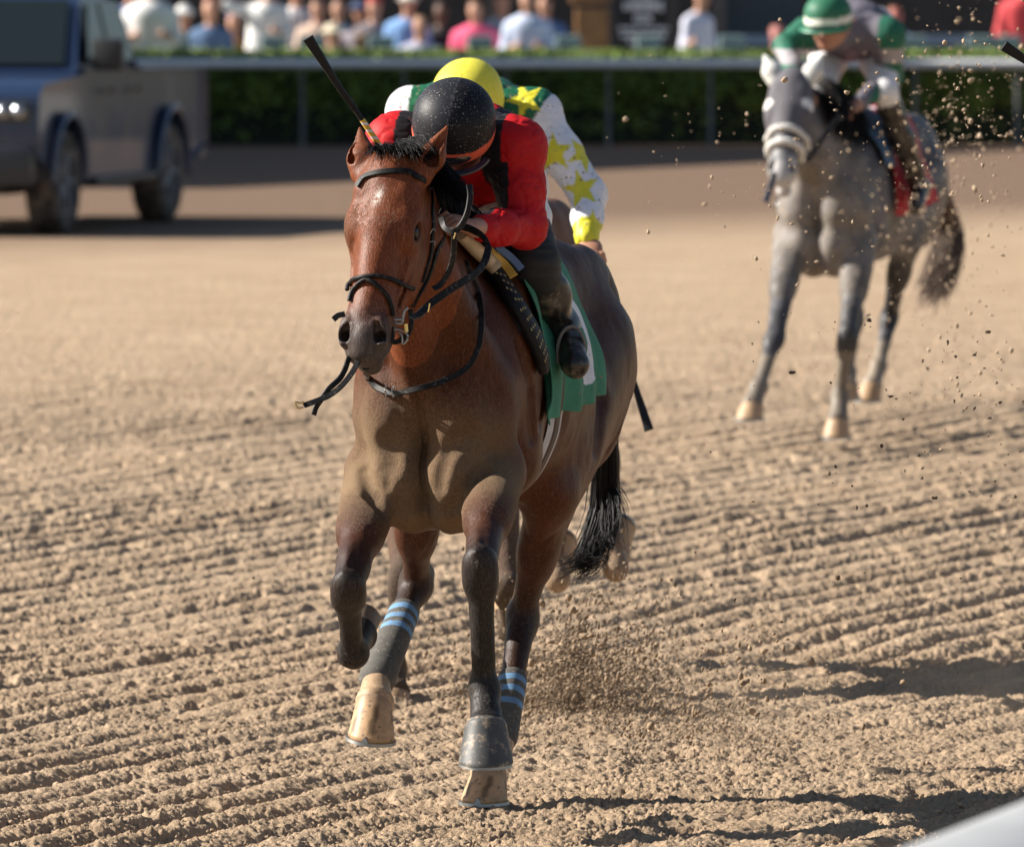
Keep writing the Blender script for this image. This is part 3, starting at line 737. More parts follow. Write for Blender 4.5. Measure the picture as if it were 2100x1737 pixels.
def hair_mesh(name, paths, n, spread, r, parent, mat=None, seed=1, tip=1.6, npt=14, curl=.0):
    "strands as thin flattened three sided tubes following guide paths"
    g = np.random.default_rng(seed); Vs = []; Fs = []; o = 0
    for i in range(n):
        P = paths[i % len(paths)]; P2 = paths[(i+1) % len(paths)]; t = g.random()*.5
        C_ = spline(np.asarray(P)*(1-t)+np.asarray(P2)*t, npt) if len(P) == len(P2) else spline(P, npt)
        k = np.linspace(0, 1, npt)[:, None]; dv = g.normal(size=3)*spread; C_ = C_+dv*(.35+tip*k**1.5)+g.normal(size=3)*spread*curl*np.sin(k*math.pi*2+g.random()*6)
        cut = g.uniform(.7, 1.0); C_ = spline(C_, npt*2)[:max(4, int(npt*2*cut))][::2]; m = len(C_)
        T = np.gradient(C_, axis=0); T /= np.linalg.norm(T, axis=1)[:, None]+1e-9
        a = np.cross(T, g.normal(size=3)); a /= np.linalg.norm(a, axis=1)[:, None]+1e-9; b = np.cross(T, a)
        rr = (r*g.uniform(.6, 1.3)*(1-.75*np.linspace(0, 1, m)**2))[:, None]
        V = np.stack([C_+a*rr, C_-a*rr*.5+b*rr*.5, C_-a*rr*.5-b*rr*.5], 1).reshape(-1, 3); Vs.append(V)
        for j in range(m-1):
            for q in range(3): Fs.append((o+j*3+q, o+j*3+(q+1) % 3, o+(j+1)*3+(q+1) % 3, o+(j+1)*3+q))
        o += len(V)
    return mesh_np(name, np.concatenate(Vs), A(Fs, int), mat or M_hair, parent)

def strap_on(f, pts, w, t, n=40, off=.004, free=0.0):
    "strap that lies on the surface of field f along the guide points: returns P, N"
    C_ = spline(pts, n); P, N = f.project(C_, off+t/2, it=8); P = spline(P[::2], n) if n > 8 else P
    for _ in range(2): P[1:-1] = (P[:-2]+2*P[1:-1]+P[2:])/4; N[1:-1] = (N[:-2]+2*N[1:-1]+N[2:])/4
    return P, N
def bandage(parent, a, b, ra, rb, side, c0, stripes, sw=.055, name='leg_bandage', mat=None):
    f = Field(); f.cone(a, b, ra, rb, .01, c0, side, 1.05); d = b-a; L2 = d@d
    def cf(V, c):
        t = ((V-a)@d)/L2 + .01*np.sin(V[:, 0]*60); 
        for s_ in stripes:
            c = np.where((np.abs(t-s_) < sw)[:, None], A([.13, .27, .46]), c)
        return c
    return f.build(name, .004, mat or M_band, parent, c0, cf)
M_band = vcol('bandage_cloth', .85, ns=30, namp=.3, specks=(110, .62, (.17, .15, .12)))

# ---------------------------------- the leading bay horse
Y0 = 27.5; X0 = (868-1050)/F*Y0
WA = Frame((X0, Y0, 0), math.radians(15.2))
HA = Head(px(793, 318, 27.26), math.radians(18), math.radians(26), .985)
fA = Field(); trunk(fA, WA)
SA = WA.L
MUZ = A([.060, .046, .042])
# neck
thr = HA(.13, -.19, 0)
fA.cone(WA(.26, 0, 1.26), thr, .235, .115, .06, None, SA, .72)
fA.cone(WA(.50, 0, 1.46), HA(.02, -.13, 0), .10, .075, .08, None, SA, .7)
for s_ in (-1, 1):
    fA.cone(HA(.22, -.20, s_*.035), WA(.03, s_*.030, 1.17), .030, .036, .03)
    fA.cone(thr+SA*s_*.05, WA(.10, s_*.15, 1.20), .05, .07, .05)
fA.cone(HA(.24, -.185, 0), WA(.01, 0, 1.14), .050, .055, .04)
skull(fA, HA, BAYH, MUZ)
ear(fA, HA, -1, BAYH, (-.108, -.060, -.112), base=(.03, -.06), bw=.082); ear(fA, HA, 1, BAYH, (-.115, -.060, .140), base=(.03, -.06), bw=.086)
EL = WA(.11, .165, .935); KL = px(985, 1162, 27.10); FL = px(993, 1412, 27.18); CL_ = px(997, 1487, 27.10)
ER = WA(.10, -.170, .925); KR = px(713, 1205, 27.22); FR = px(724, 1338, 27.42); CR = px(735, 1302, 27.58)
forelimb(fA, EL, KL, FL, CL_, SA); forelimb(fA, ER, KR, FR, CR, SA)
StL = px(1128, 1005, 28.28); HkL = px(1072, 1265, 28.44); FtL = px(1035, 1488, 28.20); CoL = px(1003, 1588, 28.06)
StR = px(848, 990, 28.18); HkR = px(855, 1198, 28.46); FtR = px(776, 1372, 28.16); CoR = px(768, 1440, 28.02)
hindlimb(fA, WA(1.34, .115, 1.23), StL, HkL, FtL, CoL, SA, lo=SOCK, back=WA.B); hindlimb(fA, WA(1.34, -.115, 1.23), StR, HkR, FtR, CoR, SA, lo=SOCK, back=WA.B)
# breast groove and pockets
def surf(lz):
    return fA.raycast(A([WA(.35, l, z) for l, z in lz]), np.tile(WA.H, (len(lz), 1)), 0, .7)
def dent(pts, r, dep, k):
    P = surf(pts)+WA.H*(r-dep)
    if len(P) == 1: return [(P[0], P[0]+U_*.001, r, k)]
    return [(P[i], P[i+1], r, k) for i in range(len(P)-1)]
D_ = dent([(.006*math.sin(z*30), z) for z in np.linspace(1.17, .86, 12)], .008, .010, .007)+dent([(-.080, 1.03), (-.078, .99)], .042, .017, .030)+dent([(-.080, .97), (-.085, .92)], .012, .005, .012)
D_ += dent([(.085, 1.025), (.12, 1.045), (.155, 1.065)], .024, .012, .022)+dent([(.085, 1.02), (.065, .97), (.055, .92)], .020, .006, .020)
D_ += dent([(-.17, .965), (-.125, .90), (-.085, .855)], .016, .012, .020)+dent([(.17, .975), (.125, .90), (.085, .855)], .018, .013, .020)
for s_ in (-1, 1):
    fA.chain([HA(.27, -.075, s_*.086), HA(.34, -.080, s_*.075), HA(.40, -.070, s_*.064), HA(.46, -.075, s_*.060)], [.0045, .006, .005, .004], .005)
    fA.chain([HA(.30, -.14, s_*.074), HA(.38, -.12, s_*.066), HA(.44, -.11, s_*.058)], [.006, .005, .003], .006)
    fA.chain([EL if s_ > 0 else ER, (EL*.5+KL*.5 if s_ > 0 else ER*.5+KR*.5)+WA.H*.058, (KL if s_ > 0 else KR)+WA.H*.040+U_*.04], [.02, .010, .008], .012)
def side_dent(P_, r, dep, k):
    O = A([WA(s, 0, z) for s, z in P_]); Q = fA.raycast(O, np.tile(WA.L, (len(P_), 1)), 0, .6)+WA.L*(r-dep); return [(Q[i], Q[i+1], r, k) for i in range(len(Q)-1)]
D_ += side_dent([(1.42, 1.42), (1.50, 1.25), (1.48, 1.08), (1.40, .95)], .016, .007, .030)+side_dent([(1.02, 1.30), (1.06, 1.12), (1.00, .98)], .022, .010, .04)
D_ += side_dent([(.50, 1.40), (.44, 1.22), (.36, 1.08)], .016, .007, .03)+side_dent([(.20, 1.30), (.26, 1.16), (.30, 1.04)], .014, .006, .025)
for a_, b_, r_, k_ in D_: fA.cone(a_, b_, r_, r_, k_, None, op='s')
fA.cone(HA(.192, -.036, .094), HA(.222, -.042, .094), .009, .008, .008); fA.cone(HA(.192, -.036, -.094), HA(.222, -.042, -.094), .009, .008, .008)
def postA(P, D):
    n = noise3(P, 13, 3)-.5; n2 = noise3(P*A([1, 1, .5]), 38, 4)-.5; n3 = np.abs(noise3(P*A([1, 1, .45]), 9, 14)-.5)
    return D + np.where(np.abs(D) < .05, .0070*n + .0028*n2 + .018*np.clip(.10-n3, 0, 1), 0)
fA.post = postA
def colA(V, c):
    rel = V-WA.o; s = rel@WA.B; l = rel@WA.L; z = V[:, 2]
    hv = V-HA.p; t = hv@HA.a; hn = hv@HA.n; hw = hv@HA.w; head = (t < .75) & (np.abs(hw) < .13) & (hn > -.35) & (s < .02)
    c = c.copy(); nz = noise3(V, 5, 11)[:, None]
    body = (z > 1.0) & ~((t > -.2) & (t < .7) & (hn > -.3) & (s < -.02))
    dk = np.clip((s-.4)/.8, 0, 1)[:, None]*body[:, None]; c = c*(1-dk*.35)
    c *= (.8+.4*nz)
    # muzzle, nostrils, eyes
    d = np.clip((t-.44)/.08, 0, 1)[:, None]*head[:, None]; c = c*(1-d)+MUZ*d
    for s_ in (-1, 1):
        q = HA(.524, -.030, s_*.050); k = np.exp(-(np.sum((V-q)**2, 1)/.018**2)**2)[:, None]; c = c*(1-k*.9)+A([.012, .008, .008])*k*.9
        q = HA(.205, -.058, s_*.092); k = np.exp(-(np.sum((V-q)**2, 1)/.034**2)**2)[:, None]; c = c*(1-k*.75)+A([.02, .012, .010])*k*.75
        q = HA(.545, -.125, s_*.035); k = np.exp(-(np.sum((V-q)**2, 1)/.02**2))[:, None]; c = c*(1-k*.5)+A([.35, .28, .27])*k*.5
    q = HA(.128, 0, -.004); k = np.exp(-(((V-q)@HA.w+.3*((V-q)@HA.a))/.011)**2-(((V-q)@HA.a)/.022)**2)[:, None]*(noise3(V, 190, 5)[:, None] > .35)*head[:, None]; c = c*(1-k*.8)+A([.6, .55, .5])*k*.8
    # black stockings of the hind legs start under the hock, coronets
    al = np.zeros(len(V))
    al += .56*np.exp(-((s-.0)/.17)**2)*np.clip((1.30-z)/.25, 0, 1)*np.clip((z-.74)/.08, 0, 1)*(.6+.7*noise3(V, 4, 21))
    al += .14*head*np.clip((t-.44)/.1, 0, 1)*(noise3(V, 25, 9)) + .12*head*np.clip(noise3(V, 9, 9)-.45, 0, 1)*4
    al += .10*(z < .62)*(.6+.8*noise3(V, 7, 22)); al += .05*np.clip((1.02-z)/.1, 0, 1)*(z > .72)*(s < .1)
    for q_ in (KL, KR, FL, FR): al += .26*np.exp(-(np.linalg.norm(V-q_, axis=1)/.075)**2)*noise3(V, 30, 31)
    al += .04*(z > .9)+.05*noise3(V, 3, 24)
    return np.concatenate([c, np.clip(al, 0, 1)[:, None]], 1)
hA = empty('race_horse', WA(.6, 0, 0), 'bay horse galloping in the lead with blue striped leg bandages and green number cloth', 'horse', 'race horses on the track')
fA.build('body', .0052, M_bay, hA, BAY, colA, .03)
for s_ in (-1, 1):
    fe = Field(); fe.ell(HA(.205, -.060, s_*.0845), HA.R, (.022, .020, .019), .01, (.012, .006, .004)); fe.build('eye', .004, M_eye, hA, (.012, .006, .004))
M_boot = plain('grey_rubber', (.055, .056, .056), .55, ns=25, namp=.35, dirt=(.30, .23, .16), dscale=22, dth=.58)
SL = A([0, .10, -1.])
hoof(hA, CL_, px(997, 1562, 27.06), WA.H, M_hoof, boot=M_boot, sole=SL, leg=CL_-FL)
hoof(hA, CR, px(741, 1264, 27.66), n_(A([-.1, -.9, .3])), M_hoof, S=.84, cols=(.16, .12, .09), sole=A([.25, .8, .75]), shoe=False)
hoof(hA, CoL, px(993, 1640, 28.02), WA.H, M_hoof, sole=A([0, .06, -1.]), leg=CoL-FtL); hoof(hA, CoR, px(762, 1512, 27.97), WA.H, M_hoof, sole=A([-.1, .16, -1.]), leg=CoR-FtR)
GB = (.085, .080, .070)
bandage(hA, HkL*.42+FtL*.58+A([0, 0, .0]), FtL+(CoL-FtL)*.22, .040, .045, SA, GB, (.07, .27, .49), .05)
bandage(hA, HkR*.66+FtR*.34, FtR+(CoR-FtR)*.28, .042, .050, SA, GB, (.05, .19, .33), .038)
# forelock, mane and tail
fl = [[HA(-.01, -.06, w*.02), HA(-.035, -.03, w*.035), HA(-.02, .0, w*.05+.02), HA(.01, .005, w*.06+.03)] for w in (-1.3, -.6, 0, .7, 1.3)]
fl2 = [[HA(.01, -.08, -.03+.01*i), HA(-.055-.006*i, -.07, .0+.015*i), HA(-.045, -.05, .05+.012*i), HA(-.005, -.04, .075+.012*i)] for i in range(5)]
hair_mesh('forelock', fl+[p[:] for p in fl2 for _ in (0, 1)], 1900, .007, .0017, hA, seed=3)
mn = [[HA(.02, -.11, .02), HA(-.04, -.14, .09), HA(.02, -.13, .16), HA(.07, -.12, .22)], [HA(.02, -.14, .03), HA(-.02, -.18, .12), HA(.05, -.17, .17), HA(.10, -.15, .19)], [HA(.0, -.10, .0), HA(-.07, -.11, .03), HA(-.05, -.10, .10), HA(.0, -.08, .13)]]
for k in range(5):
    b = HA(.03, -.16, .02)*(1-k/5)+WA(.42, .02, 1.53)*(k/5)
    mn.append([b, b+A([.04, 0, .04]), b+A([.08, -.02, .02]), b+A([.10, -.03, -.04])])
hair_mesh('mane', mn, 2600, .010, .0022, hA, seed=4, tip=1.0)
tb = WA(1.66, 0, 1.38)
tl = [[tb, WA(1.85, .03, 1.25), px(1245+dx, 990, 29.4), px(1238+dx, 1070, 29.4), px(1212+dx*1.2, 1150, 29.35), px(1165+dx, 1172, 29.3)] for dx in (-22, -10, 2, 12)]
tl += [[tb, WA(1.85, .05, 1.25), px(1240, 960, 29.4), px(1262, 1000, 29.4), px(1278, 1040, 29.35), px(1262, 1100, 29.3)]]
tl += [[tb, WA(1.85, .03, 1.25), px(1235, 1000, 29.4), px(1222, 1080, 29.4), px(1200, 1150, 29.35), px(1262, 1142, 29.3)]]
hair_mesh('tail', tl, 1100, .011, .0024, hA, seed=6, npt=18, tip=1.5)

# ------------------------------------------------------------------ tack of the leading horse
z1 = lambda *p: [((820+x/2.714)/1.219, (320+y/2.714)/1.219) for x, y in p]
z3 = lambda *p: [((800+x/2.895)/1.219, (900+y/2.895)/1.219) for x, y in p]
z7 = lambda *p: [((720+x/6.176)/1.219, (900+y/6.176)/1.219) for x, y in p]
br = bpy.data.objects.new('bridle', None); COL.objects.link(br); setpar(br, hA); br.location = Vector(HA.p)-wloc(hA)
tag(br, 'black leather bridle with a crossed noseband')
def head_strap(name, uv, w, t, round_=False, off=.001, n=36):
    g = fA.hit(uv, 26.6); P, N = strap_on(fA, g, w, t, n, off); mb = MB()
    if round_: mb.tube(P+N*w*.5, w, 10)
    else: mb.ribbon(P, N, w, t)
    return mb.build(name, M_leather, br, smooth=True)
head_strap('browband', z1((200, 400), (250, 335), (340, 305), (450, 295), (560, 305), (650, 340), (715, 400)), .0085, .006)
head_strap('cheek_strap', z1((725, 410), (750, 480), (765, 570), (772, 660), (750, 800), (705, 940), (655, 1060), (600, 1150), (560, 1215)), .0065, .006)
head_strap('cheek_strap', z1((700, 430), (705, 560), (708, 700), (695, 850), (660, 970), (632, 1060)), .0055, .005)
head_strap('noseband', z1((145, 1100), (160, 1055), (200, 1025), (300, 1008), (400, 1022), (500, 1058), (590, 1100)), .0062, .004, True)
head_strap('noseband', z1((135, 1170), (175, 1115), (235, 1045), (275, 1038), (335, 1080), (390, 1140), (420, 1215), (428, 1290)), .0062, .004, True)
head_strap('cheek_strap', z1((118, 940), (126, 1030), (122, 1100), (135, 1170)), .006, .005)
# buckles and bit
def bar(uv, Y, r, name='buckle', m=None, par=None):
    mb = MB(); mb.tube(spline([px(u, v, Y) for u, v in uv], 4*len(uv)), r, 8); return mb.build(name, m or M_metal, par or br, smooth=True)
YB_ = fA.hit(z1((700, 760)), 26.6)[0][1]
for uv in (((690, 720), (712, 685), (730, 700)), ((690, 775), (722, 770), (722, 795)), ((745, 585), (766, 545))):
    Yb = fA.hit(z1(uv[0]), 26.6)[0][1]-.018; bar(z1(*uv), Yb, .0018)
Yb = fA.hit(z1((440, 1250)), 26.6)[0][1]
bt = bar(z1((545, 1220), (520, 1245), (508, 1300), (500, 1325), (460, 1322), (458, 1300), (520, 1300)), Yb-.005, .0042, 'bit_ring')
bar(z1((455, 1365), (500, 1372), (535, 1400), (535, 1440), (505, 1465), (500, 1410), (480, 1385)), Yb-.0, .0035, 'bit_ring')
bar(z1((525, 1330), (530, 1385)), Yb-.01, .006, 'buckle', M_brass); bar(z1((865, 712), (852, 752)), 27.0, .002, 'buckle', M_brass); bar(z1((690, 1190), (680, 1250)), 26.98, .002, 'buckle', M_brass)
mb = MB(); P = spline([px(*p, Yb+.01) for p in z1((430, 1350), (437, 1440), (470, 1450), (540, 1400), (565, 1330), (560, 1230))], 24); mb.ribbon(P, A([0, -1, .1]), .007, .004); mb.build('chin_strap', M_leather, br)
mb = MB(); P = spline([px(*p, 26.95) for p in z1((35, 1300), (70, 1272), (115, 1262))], 12); mb.ribbon(P, A([.1, -1, .3]), .008, .004); mb.build('strap_end', M_leather, br)
def free_strap(name, uv, Ys, w, t=.0035, N=(0, -1, .2), par=None, tw=0.0, m=None, n=50):
    Ys = np.interp(np.linspace(0, 1, len(uv)), np.linspace(0, 1, len(Ys)), Ys)
    P = spline([px(u, v, y) for (u, v), y in zip(uv, Ys)], n); k = np.linspace(0, 1, n)[:, None]
    Nn = A(N)+np.hstack([np.sin(k*6)*tw, k*0, np.cos(k*5)*tw]); mb = MB(); mb.ribbon(P, Nn, w, t); return mb.build(name, m or M_leather, par or br, smooth=True)
free_strap('rein', z1((560, 1290), (620, 1262), (700, 1190), (850, 1085), (980, 1005), (1055, 925), (1082, 820), (1050, 740), (970, 690), (880, 660), (800, 630)), (26.99, 27.10, 27.18, 27.26, 27.36, 27.40), .0105, tw=.5)
free_strap('rein', z1((958, 385), (966, 470), (942, 590), (890, 680), (840, 702), (790, 675), (765, 610)), (27.10, 27.08, 27.08, 27.14), .0085, tw=.4)
free_strap('rein', z1((855, 715), (853, 850), (825, 960), (765, 1060), (715, 1090)), (27.10, 27.12, 27.14, 27.12), .008, tw=.2)
free_strap('rein', z7((1075, 20), (1030, 115), (960, 230), (820, 400), (640, 540), (430, 632), (240, 700)), (27.05, 26.98, 26.95), .0085, N=(-.3, -1, .5))
free_strap('rein', z7((960, -60), (930, 10), (880, 150), (800, 290), (640, 440), (530, 590), (440, 720), (395, 850)), (27.08, 27.0, 26.99), .0080, N=(.4, -1, .2))
bar(z7((250, 650), (190, 665), (115, 655), (125, 700), (160, 745), (240, 735)), 26.95, .0026, 'buckle', M_brass)
# neck strap with its loop hanging in front of the breast
uv = z1((930, 900), (962, 990), (1020, 1130), (1042, 1290), (1025, 1470), (965, 1600), (880, 1670), (800, 1705))+z3((900, 150), (800, 183), (680, 213), (560, 240), (480, 228), (400, 190), (350, 125), (330, 60))
g = fA.hit(uv, 26.5); kk = np.linspace(0, 1, len(uv)); d_ = g-A([0, 0, HC]); d_ /= np.linalg.norm(d_, axis=1)[:, None]
g = g-d_*(.012+.075*np.sin(np.clip((kk-.15)/.8, 0, 1)*math.pi))[:, None]
mb = MB(); mb.ribbon(spline(g, 70), A([0, -1, .15]), .0085, .007); ns_ = mb.build('breast_strap', M_leather, br, smooth=True)
for p in z3((478, 215), (530, 225)):
    q = fA.hit([p], 26.5)[0][1]-.10; bar([(p[0]+2, p[1]-9), (p[0]-3, p[1]), (p[0]+1, p[1]+12)], q, .0028)

# saddle cloth: wrapped over the barrel, both sides
def wrap(f, W, s, ang, off, zc=1.18):
    O = A([W(a, 0, zc) for a in s.ravel()]); D = A([W.L*math.sin(t)+U_*math.cos(t) for t in ang.ravel()]); return f.raycast(O, D, off, .62)
def cloth(f, W, s0, s1, a0, a1, name, mat, parent, ns=70, na=110, skew=0.0, off=.016, fold=.010, colfn=None, slant=0.0, thick=.004, flare=.03):
    sv_, av = np.meshgrid(np.linspace(s0, s1, ns), np.linspace(a0, a1, na), indexing='ij'); k = np.abs(av)/max(abs(a0), abs(a1))
    ss = sv_+slant*k; av = av*(1+skew*(1-(sv_-s0)/(s1-s0)))
    P = wrap(f, W, ss, av, off); D = A([W.L*math.sin(t)+U_*math.cos(t) for t in av.ravel()]); k1 = k.ravel(); s1_ = sv_.ravel()
    P = P + D*(fold*k1**1.5*(np.sin(s1_*42+1.5*k1*3)+.6*np.sin(s1_*17+2))+flare*np.clip(k1-.7, 0, 1)**1.2)[:, None]
    ii = np.arange(ns*na).reshape(ns, na); Q = np.stack([ii[:-1, :-1], ii[:-1, 1:], ii[1:, 1:], ii[1:, :-1]], -1).reshape(-1, 4)
    c = colfn(s1_, av.ravel()) if colfn else None
    o = mesh_np(name, P, Q, mat, parent, c); md = o.modifiers.new('thickness', 'SOLIDIFY'); md.thickness = thick; md.offset = 0; return o, P.reshape(ns, na, 3)
def in_poly(x, y, poly):
    r = np.zeros(len(x), bool); j = len(poly)-1
    for i in range(len(poly)):
        xi, yi = poly[i]; xj, yj = poly[j]; c = ((yi > y) != (yj > y)) & (x < (xj-xi)*(y-yi)/(yj-yi+1e-12)+xi); r ^= c; j = i
    return r
def five(x, y):      # x right, y up, in a 1 x 1.6 box
    m = (x > .12) & (x < .95) & (y > 1.32) & (y < 1.6) | (x > .12) & (x < .40) & (y > .78) & (y < 1.5)
    r = np.hypot((x-.48)/.50, (y-.50)/.50); r2 = np.hypot((x-.48)/.22, (y-.50)/.22)
    return m | ((r < 1) & (r2 > 1) & ~((x < .35) & (y > .40) & (y < .66)) & ~((x < .3) & (y > .45)))
def one(x, y): return (np.abs(x-.5) < .15) & (y > 0) & (y < 1.6) | (y > 1.2) & (y < 1.45) & (x > .15) & (x < .5) | (y < .22) & (np.abs(x-.5) < .4) & (y > 0)
def cloth_cols(base, num, dig, dirt=.25, edge=None, sc=.24):
    def fn(s, a):
        c = np.tile(A(base), (len(s), 1)); 
        for sg in (1, -1):
            x = (s-num[0])/sc*(1 if sg > 0 else -1)+(0 if sg > 0 else 1); y = (num[1]-a*sg)*.26/sc
            m = dig(x, y); c[m] = (.70, .70, .74)
        if edge is not None:
            m = (s > edge[0]) | (s < edge[1]); c[m] = edge[2]
        return c
    return fn
M_cloth = vcol('number_cloth', .75, ns=14, namp=.22, specks=(45, .66, (.20, .16, .11)))
sc_o, SC = cloth(fA, WA, .41, 1.0, -1.68, 1.74, 'saddle_cloth', M_cloth, hA, ns=130, na=260, skew=.13, off=.016, colfn=cloth_cols((.040, .20, .115), (.66, 1.62), five, sc=.27), slant=-.04)
tag(sc_o, 'green number cloth with a white 5')
# saddle, girth, pads
M_saddle = plain('saddle_leather', (.008, .008, .009), .6, ns=60, namp=.4, bmp=.002, spec=.25)
fp = [(955, 470), (985, 512), (1020, 562), (1055, 615), (1088, 672), (1110, 722), (1118, 760)]
g = fA.hit(fp, 26.8, .022); N = fA.grad(g); mb = MB(); G = spline(g, 40); Nn = A([np.interp(np.linspace(0, 1, 40), np.linspace(0, 1, len(g)), N[:, i]) for i in range(3)]).T
mb.ribbon(G, Nn, np.interp(np.linspace(0, 1, 40), [0, .5, .9, 1], [.030, .038, .040, .022]), .022); nf_ = len(mb.F); mbf = mb
f = Field(); f.cone(WA(.42, 0, 1.60), WA(.90, 0, 1.57), .05, .06, .03, None, WA.L, 1.9); f.build('saddle_seat', .008, M_saddle, hA, (.02, .02, .02))
def girth(s, w, c, off, a0=1.30, a1=2*math.pi-1.30):
    t = np.linspace(a0, a1, 60); D = A([WA.L*math.sin(x)+U_*math.cos(x) for x in t]); sx = s + .02*np.cos(t)
    P = fA.raycast(A([WA(x, 0, 1.18) for x in sx]), D, off, .62); mb = MB(); mb.ribbon(P, D, w, .005); return mb.build('girth', plain('girth_web', c, .8, ns=30, namp=.2), hA, smooth=True)
girth(.56, .075, (.50, .48, .49), .008); girth(.56, .024, (.10, .07, .05), .013)
uvp = [(945, 478), (975, 510), (1000, 533), (1018, 552)]
g = fA.hit(uvp, 26.8, .035); mb = MB(); mb.tube(spline(g, 16), .021, 12); mb.build('pommel_roll', plain('beige_roll', (.50, .40, .28), .7, ns=30, namp=.3), hA, smooth=True)
g = fA.hit([(1000, 512), (1030, 540), (1052, 568)], 26.8, .03); mb = MB(); mb.ribbon(spline(g, 14), A([0, -1, .6]), .016, .006); mb.build('saddle_pad', plain('yellow_foam', (.62, .38, .07), .6), hA)
g = fA.hit([(1010, 500), (1045, 525), (1070, 552)], 26.8, .04); mb = MB(); mb.ribbon(spline(g, 14), A([0, -1, .6]), .012, .005); mb.build('saddle_towel', plain('blue_pad', (.12, .19, .36), .7), hA)
# diamond grip inlay on the flap
Sd = np.cross(np.gradient(G, axis=0), Nn); Sd /= np.linalg.norm(Sd, axis=1)[:, None]; Tn = np.cross(Nn, Sd)
for i in range(12, 36, 2):
    for j in (-1, 0, 1):
        w_ = .0165*j+(.008 if i % 4 else 0); q = G[i]+Sd[i]*w_+Nn[i]*.0125; e1 = Sd[i]*.0052; e2 = Tn[i]*.0052
        mbf.add([q-e1, q-e2, q+e1, q+e2, q-e1-Nn[i]*.004, q-e2-Nn[i]*.004, q+e1-Nn[i]*.004, q+e2-Nn[i]*.004], [(0, 1, 2, 3), (0, 4, 5, 1), (1, 5, 6, 2), (2, 6, 7, 3), (3, 7, 4, 0)])
o = mbf.build('saddle_flap', M_saddle, hA); o.data.materials.append(plain('khaki_inlay', (.30, .23, .10), .6))
for p_ in o.data.polygons:
    if p_.index >= nf_: p_.material_index = 1
    else: p_.use_smooth = True

# ------------------------------------------------------------------ jockeys
M_silk = vcol('racing_silk', .60, ns=24, namp=.15, spec=.18, specks=(150, .68, (.12, .03, .02)))
M_silkd = vcol('muddy_silk', .5, ns=24, namp=.10, spec=.35, specks=(62, .655, (.26, .18, .12)))
M_face = vcol('skin', .45, ns=80, namp=.12, spec=.4)
M_helm = vcol('helmet_cover', .5, ns=60, namp=.1, spec=.2, specks=(260, .67, (.40, .37, .33)))
M_breech = plain('white_breeches', (.74, .73, .74), .6, ns=18, namp=.12)
M_bootl = plain('boot_leather', (.020, .017, .015), .28, ns=30, namp=.4, dirt=(.11, .085, .06), dscale=30, dth=.58)
M_gog = plain('goggle_lens', (.02, .02, .025), .08, spec=.9)
SKIN = (.40, .20, .13)
def hand(f, wr, d, up, grip, S=1.0, side=1, col=SKIN):
    "wrist, direction of the palm, back-of-hand normal, grip axis: four curled fingers and a thumb"
    d = n_(d); up = n_(up-d*(up@d)); g = n_(np.cross(d, up)); c = wr+d*.045*S
    f.ell(c, A([d, g, up]), (.046*S, .040*S, .020*S), .012, col)
    for i in range(4):
        k = c+d*.040*S+g*(i-1.5)*.019*S+up*.004*S; L = (.030, .034, .032, .026)[i]*S
        a = k+d*L*.5-up*L*.75; b = a-d*L*.75-up*L*.35
        f.chain([k, a, b], [.0098*S, .0092*S, .0082*S], .004, col)
    t0 = wr+d*.03*S+g*.034*S*side; t1 = t0+d*.030*S+g*.012*S*side-up*.022*S; t2 = t1+d*.022*S-g*.020*S*side-up*.014*S
    f.chain([t0, t1, t2], [.0135*S, .0115*S, .0095*S], .006, col)
def whip(name, a, b, label, flap=True, par=None):
    a = A(a); b = A(b); d = n_(b-a); L = np.linalg.norm(b-a); r = empty(name, a, label, 'whip')
    mb = MB(); mb.tube([a+d*L*.36, a+d*L*.45], A([.0075, .0075]), 10); mb.build('shaft', M_saddle, r, smooth=True)
    mb = MB(); mb.tube([a, a+d*L*.36], A([.0085, .0078]), 10)
    m, t, bs = mat_new('striped_grip'); tc = nd(t, 'ShaderNodeTexCoord').outputs['Object']; sp_ = nd(t, 'ShaderNodeSeparateXYZ'); t.links.new(tc, sp_.inputs[0])
    mu = nd(t, 'ShaderNodeMath', operation='SINE'); ml = nd(t, 'ShaderNodeMath', operation='MULTIPLY'); ml.inputs[1].default_value = 330; t.links.new(sp_.outputs[2], ml.inputs[0]); t.links.new(ml.outputs[0], mu.inputs[0])
    rr = ramp(t, mu.outputs[0], [(.45, (.72, .44, .05)), (.5, (.75, .75, .72))]); rr.color_ramp.interpolation = 'CONSTANT'; t.links.new(rr.outputs[0], bs.inputs['Base Color'])
    o = mb.build('grip', m, r, smooth=True)
    if flap:
        sd_ = n_(np.cross(d, A([0, 1., .2]))); mb = MB(); mb.ribbon(spline([a+d*L*.44, a+d*L*.6-U_*.004, a+d*L*.8, a+d*L+U_*.004], 16), np.cross(d, sd_), np.interp(np.linspace(0, 1, 16), [0, .1, .6, 1], [.009, .0085, .0105, .0155]), .010); mb.build('flap', M_saddle, r, smooth=True)
    return r

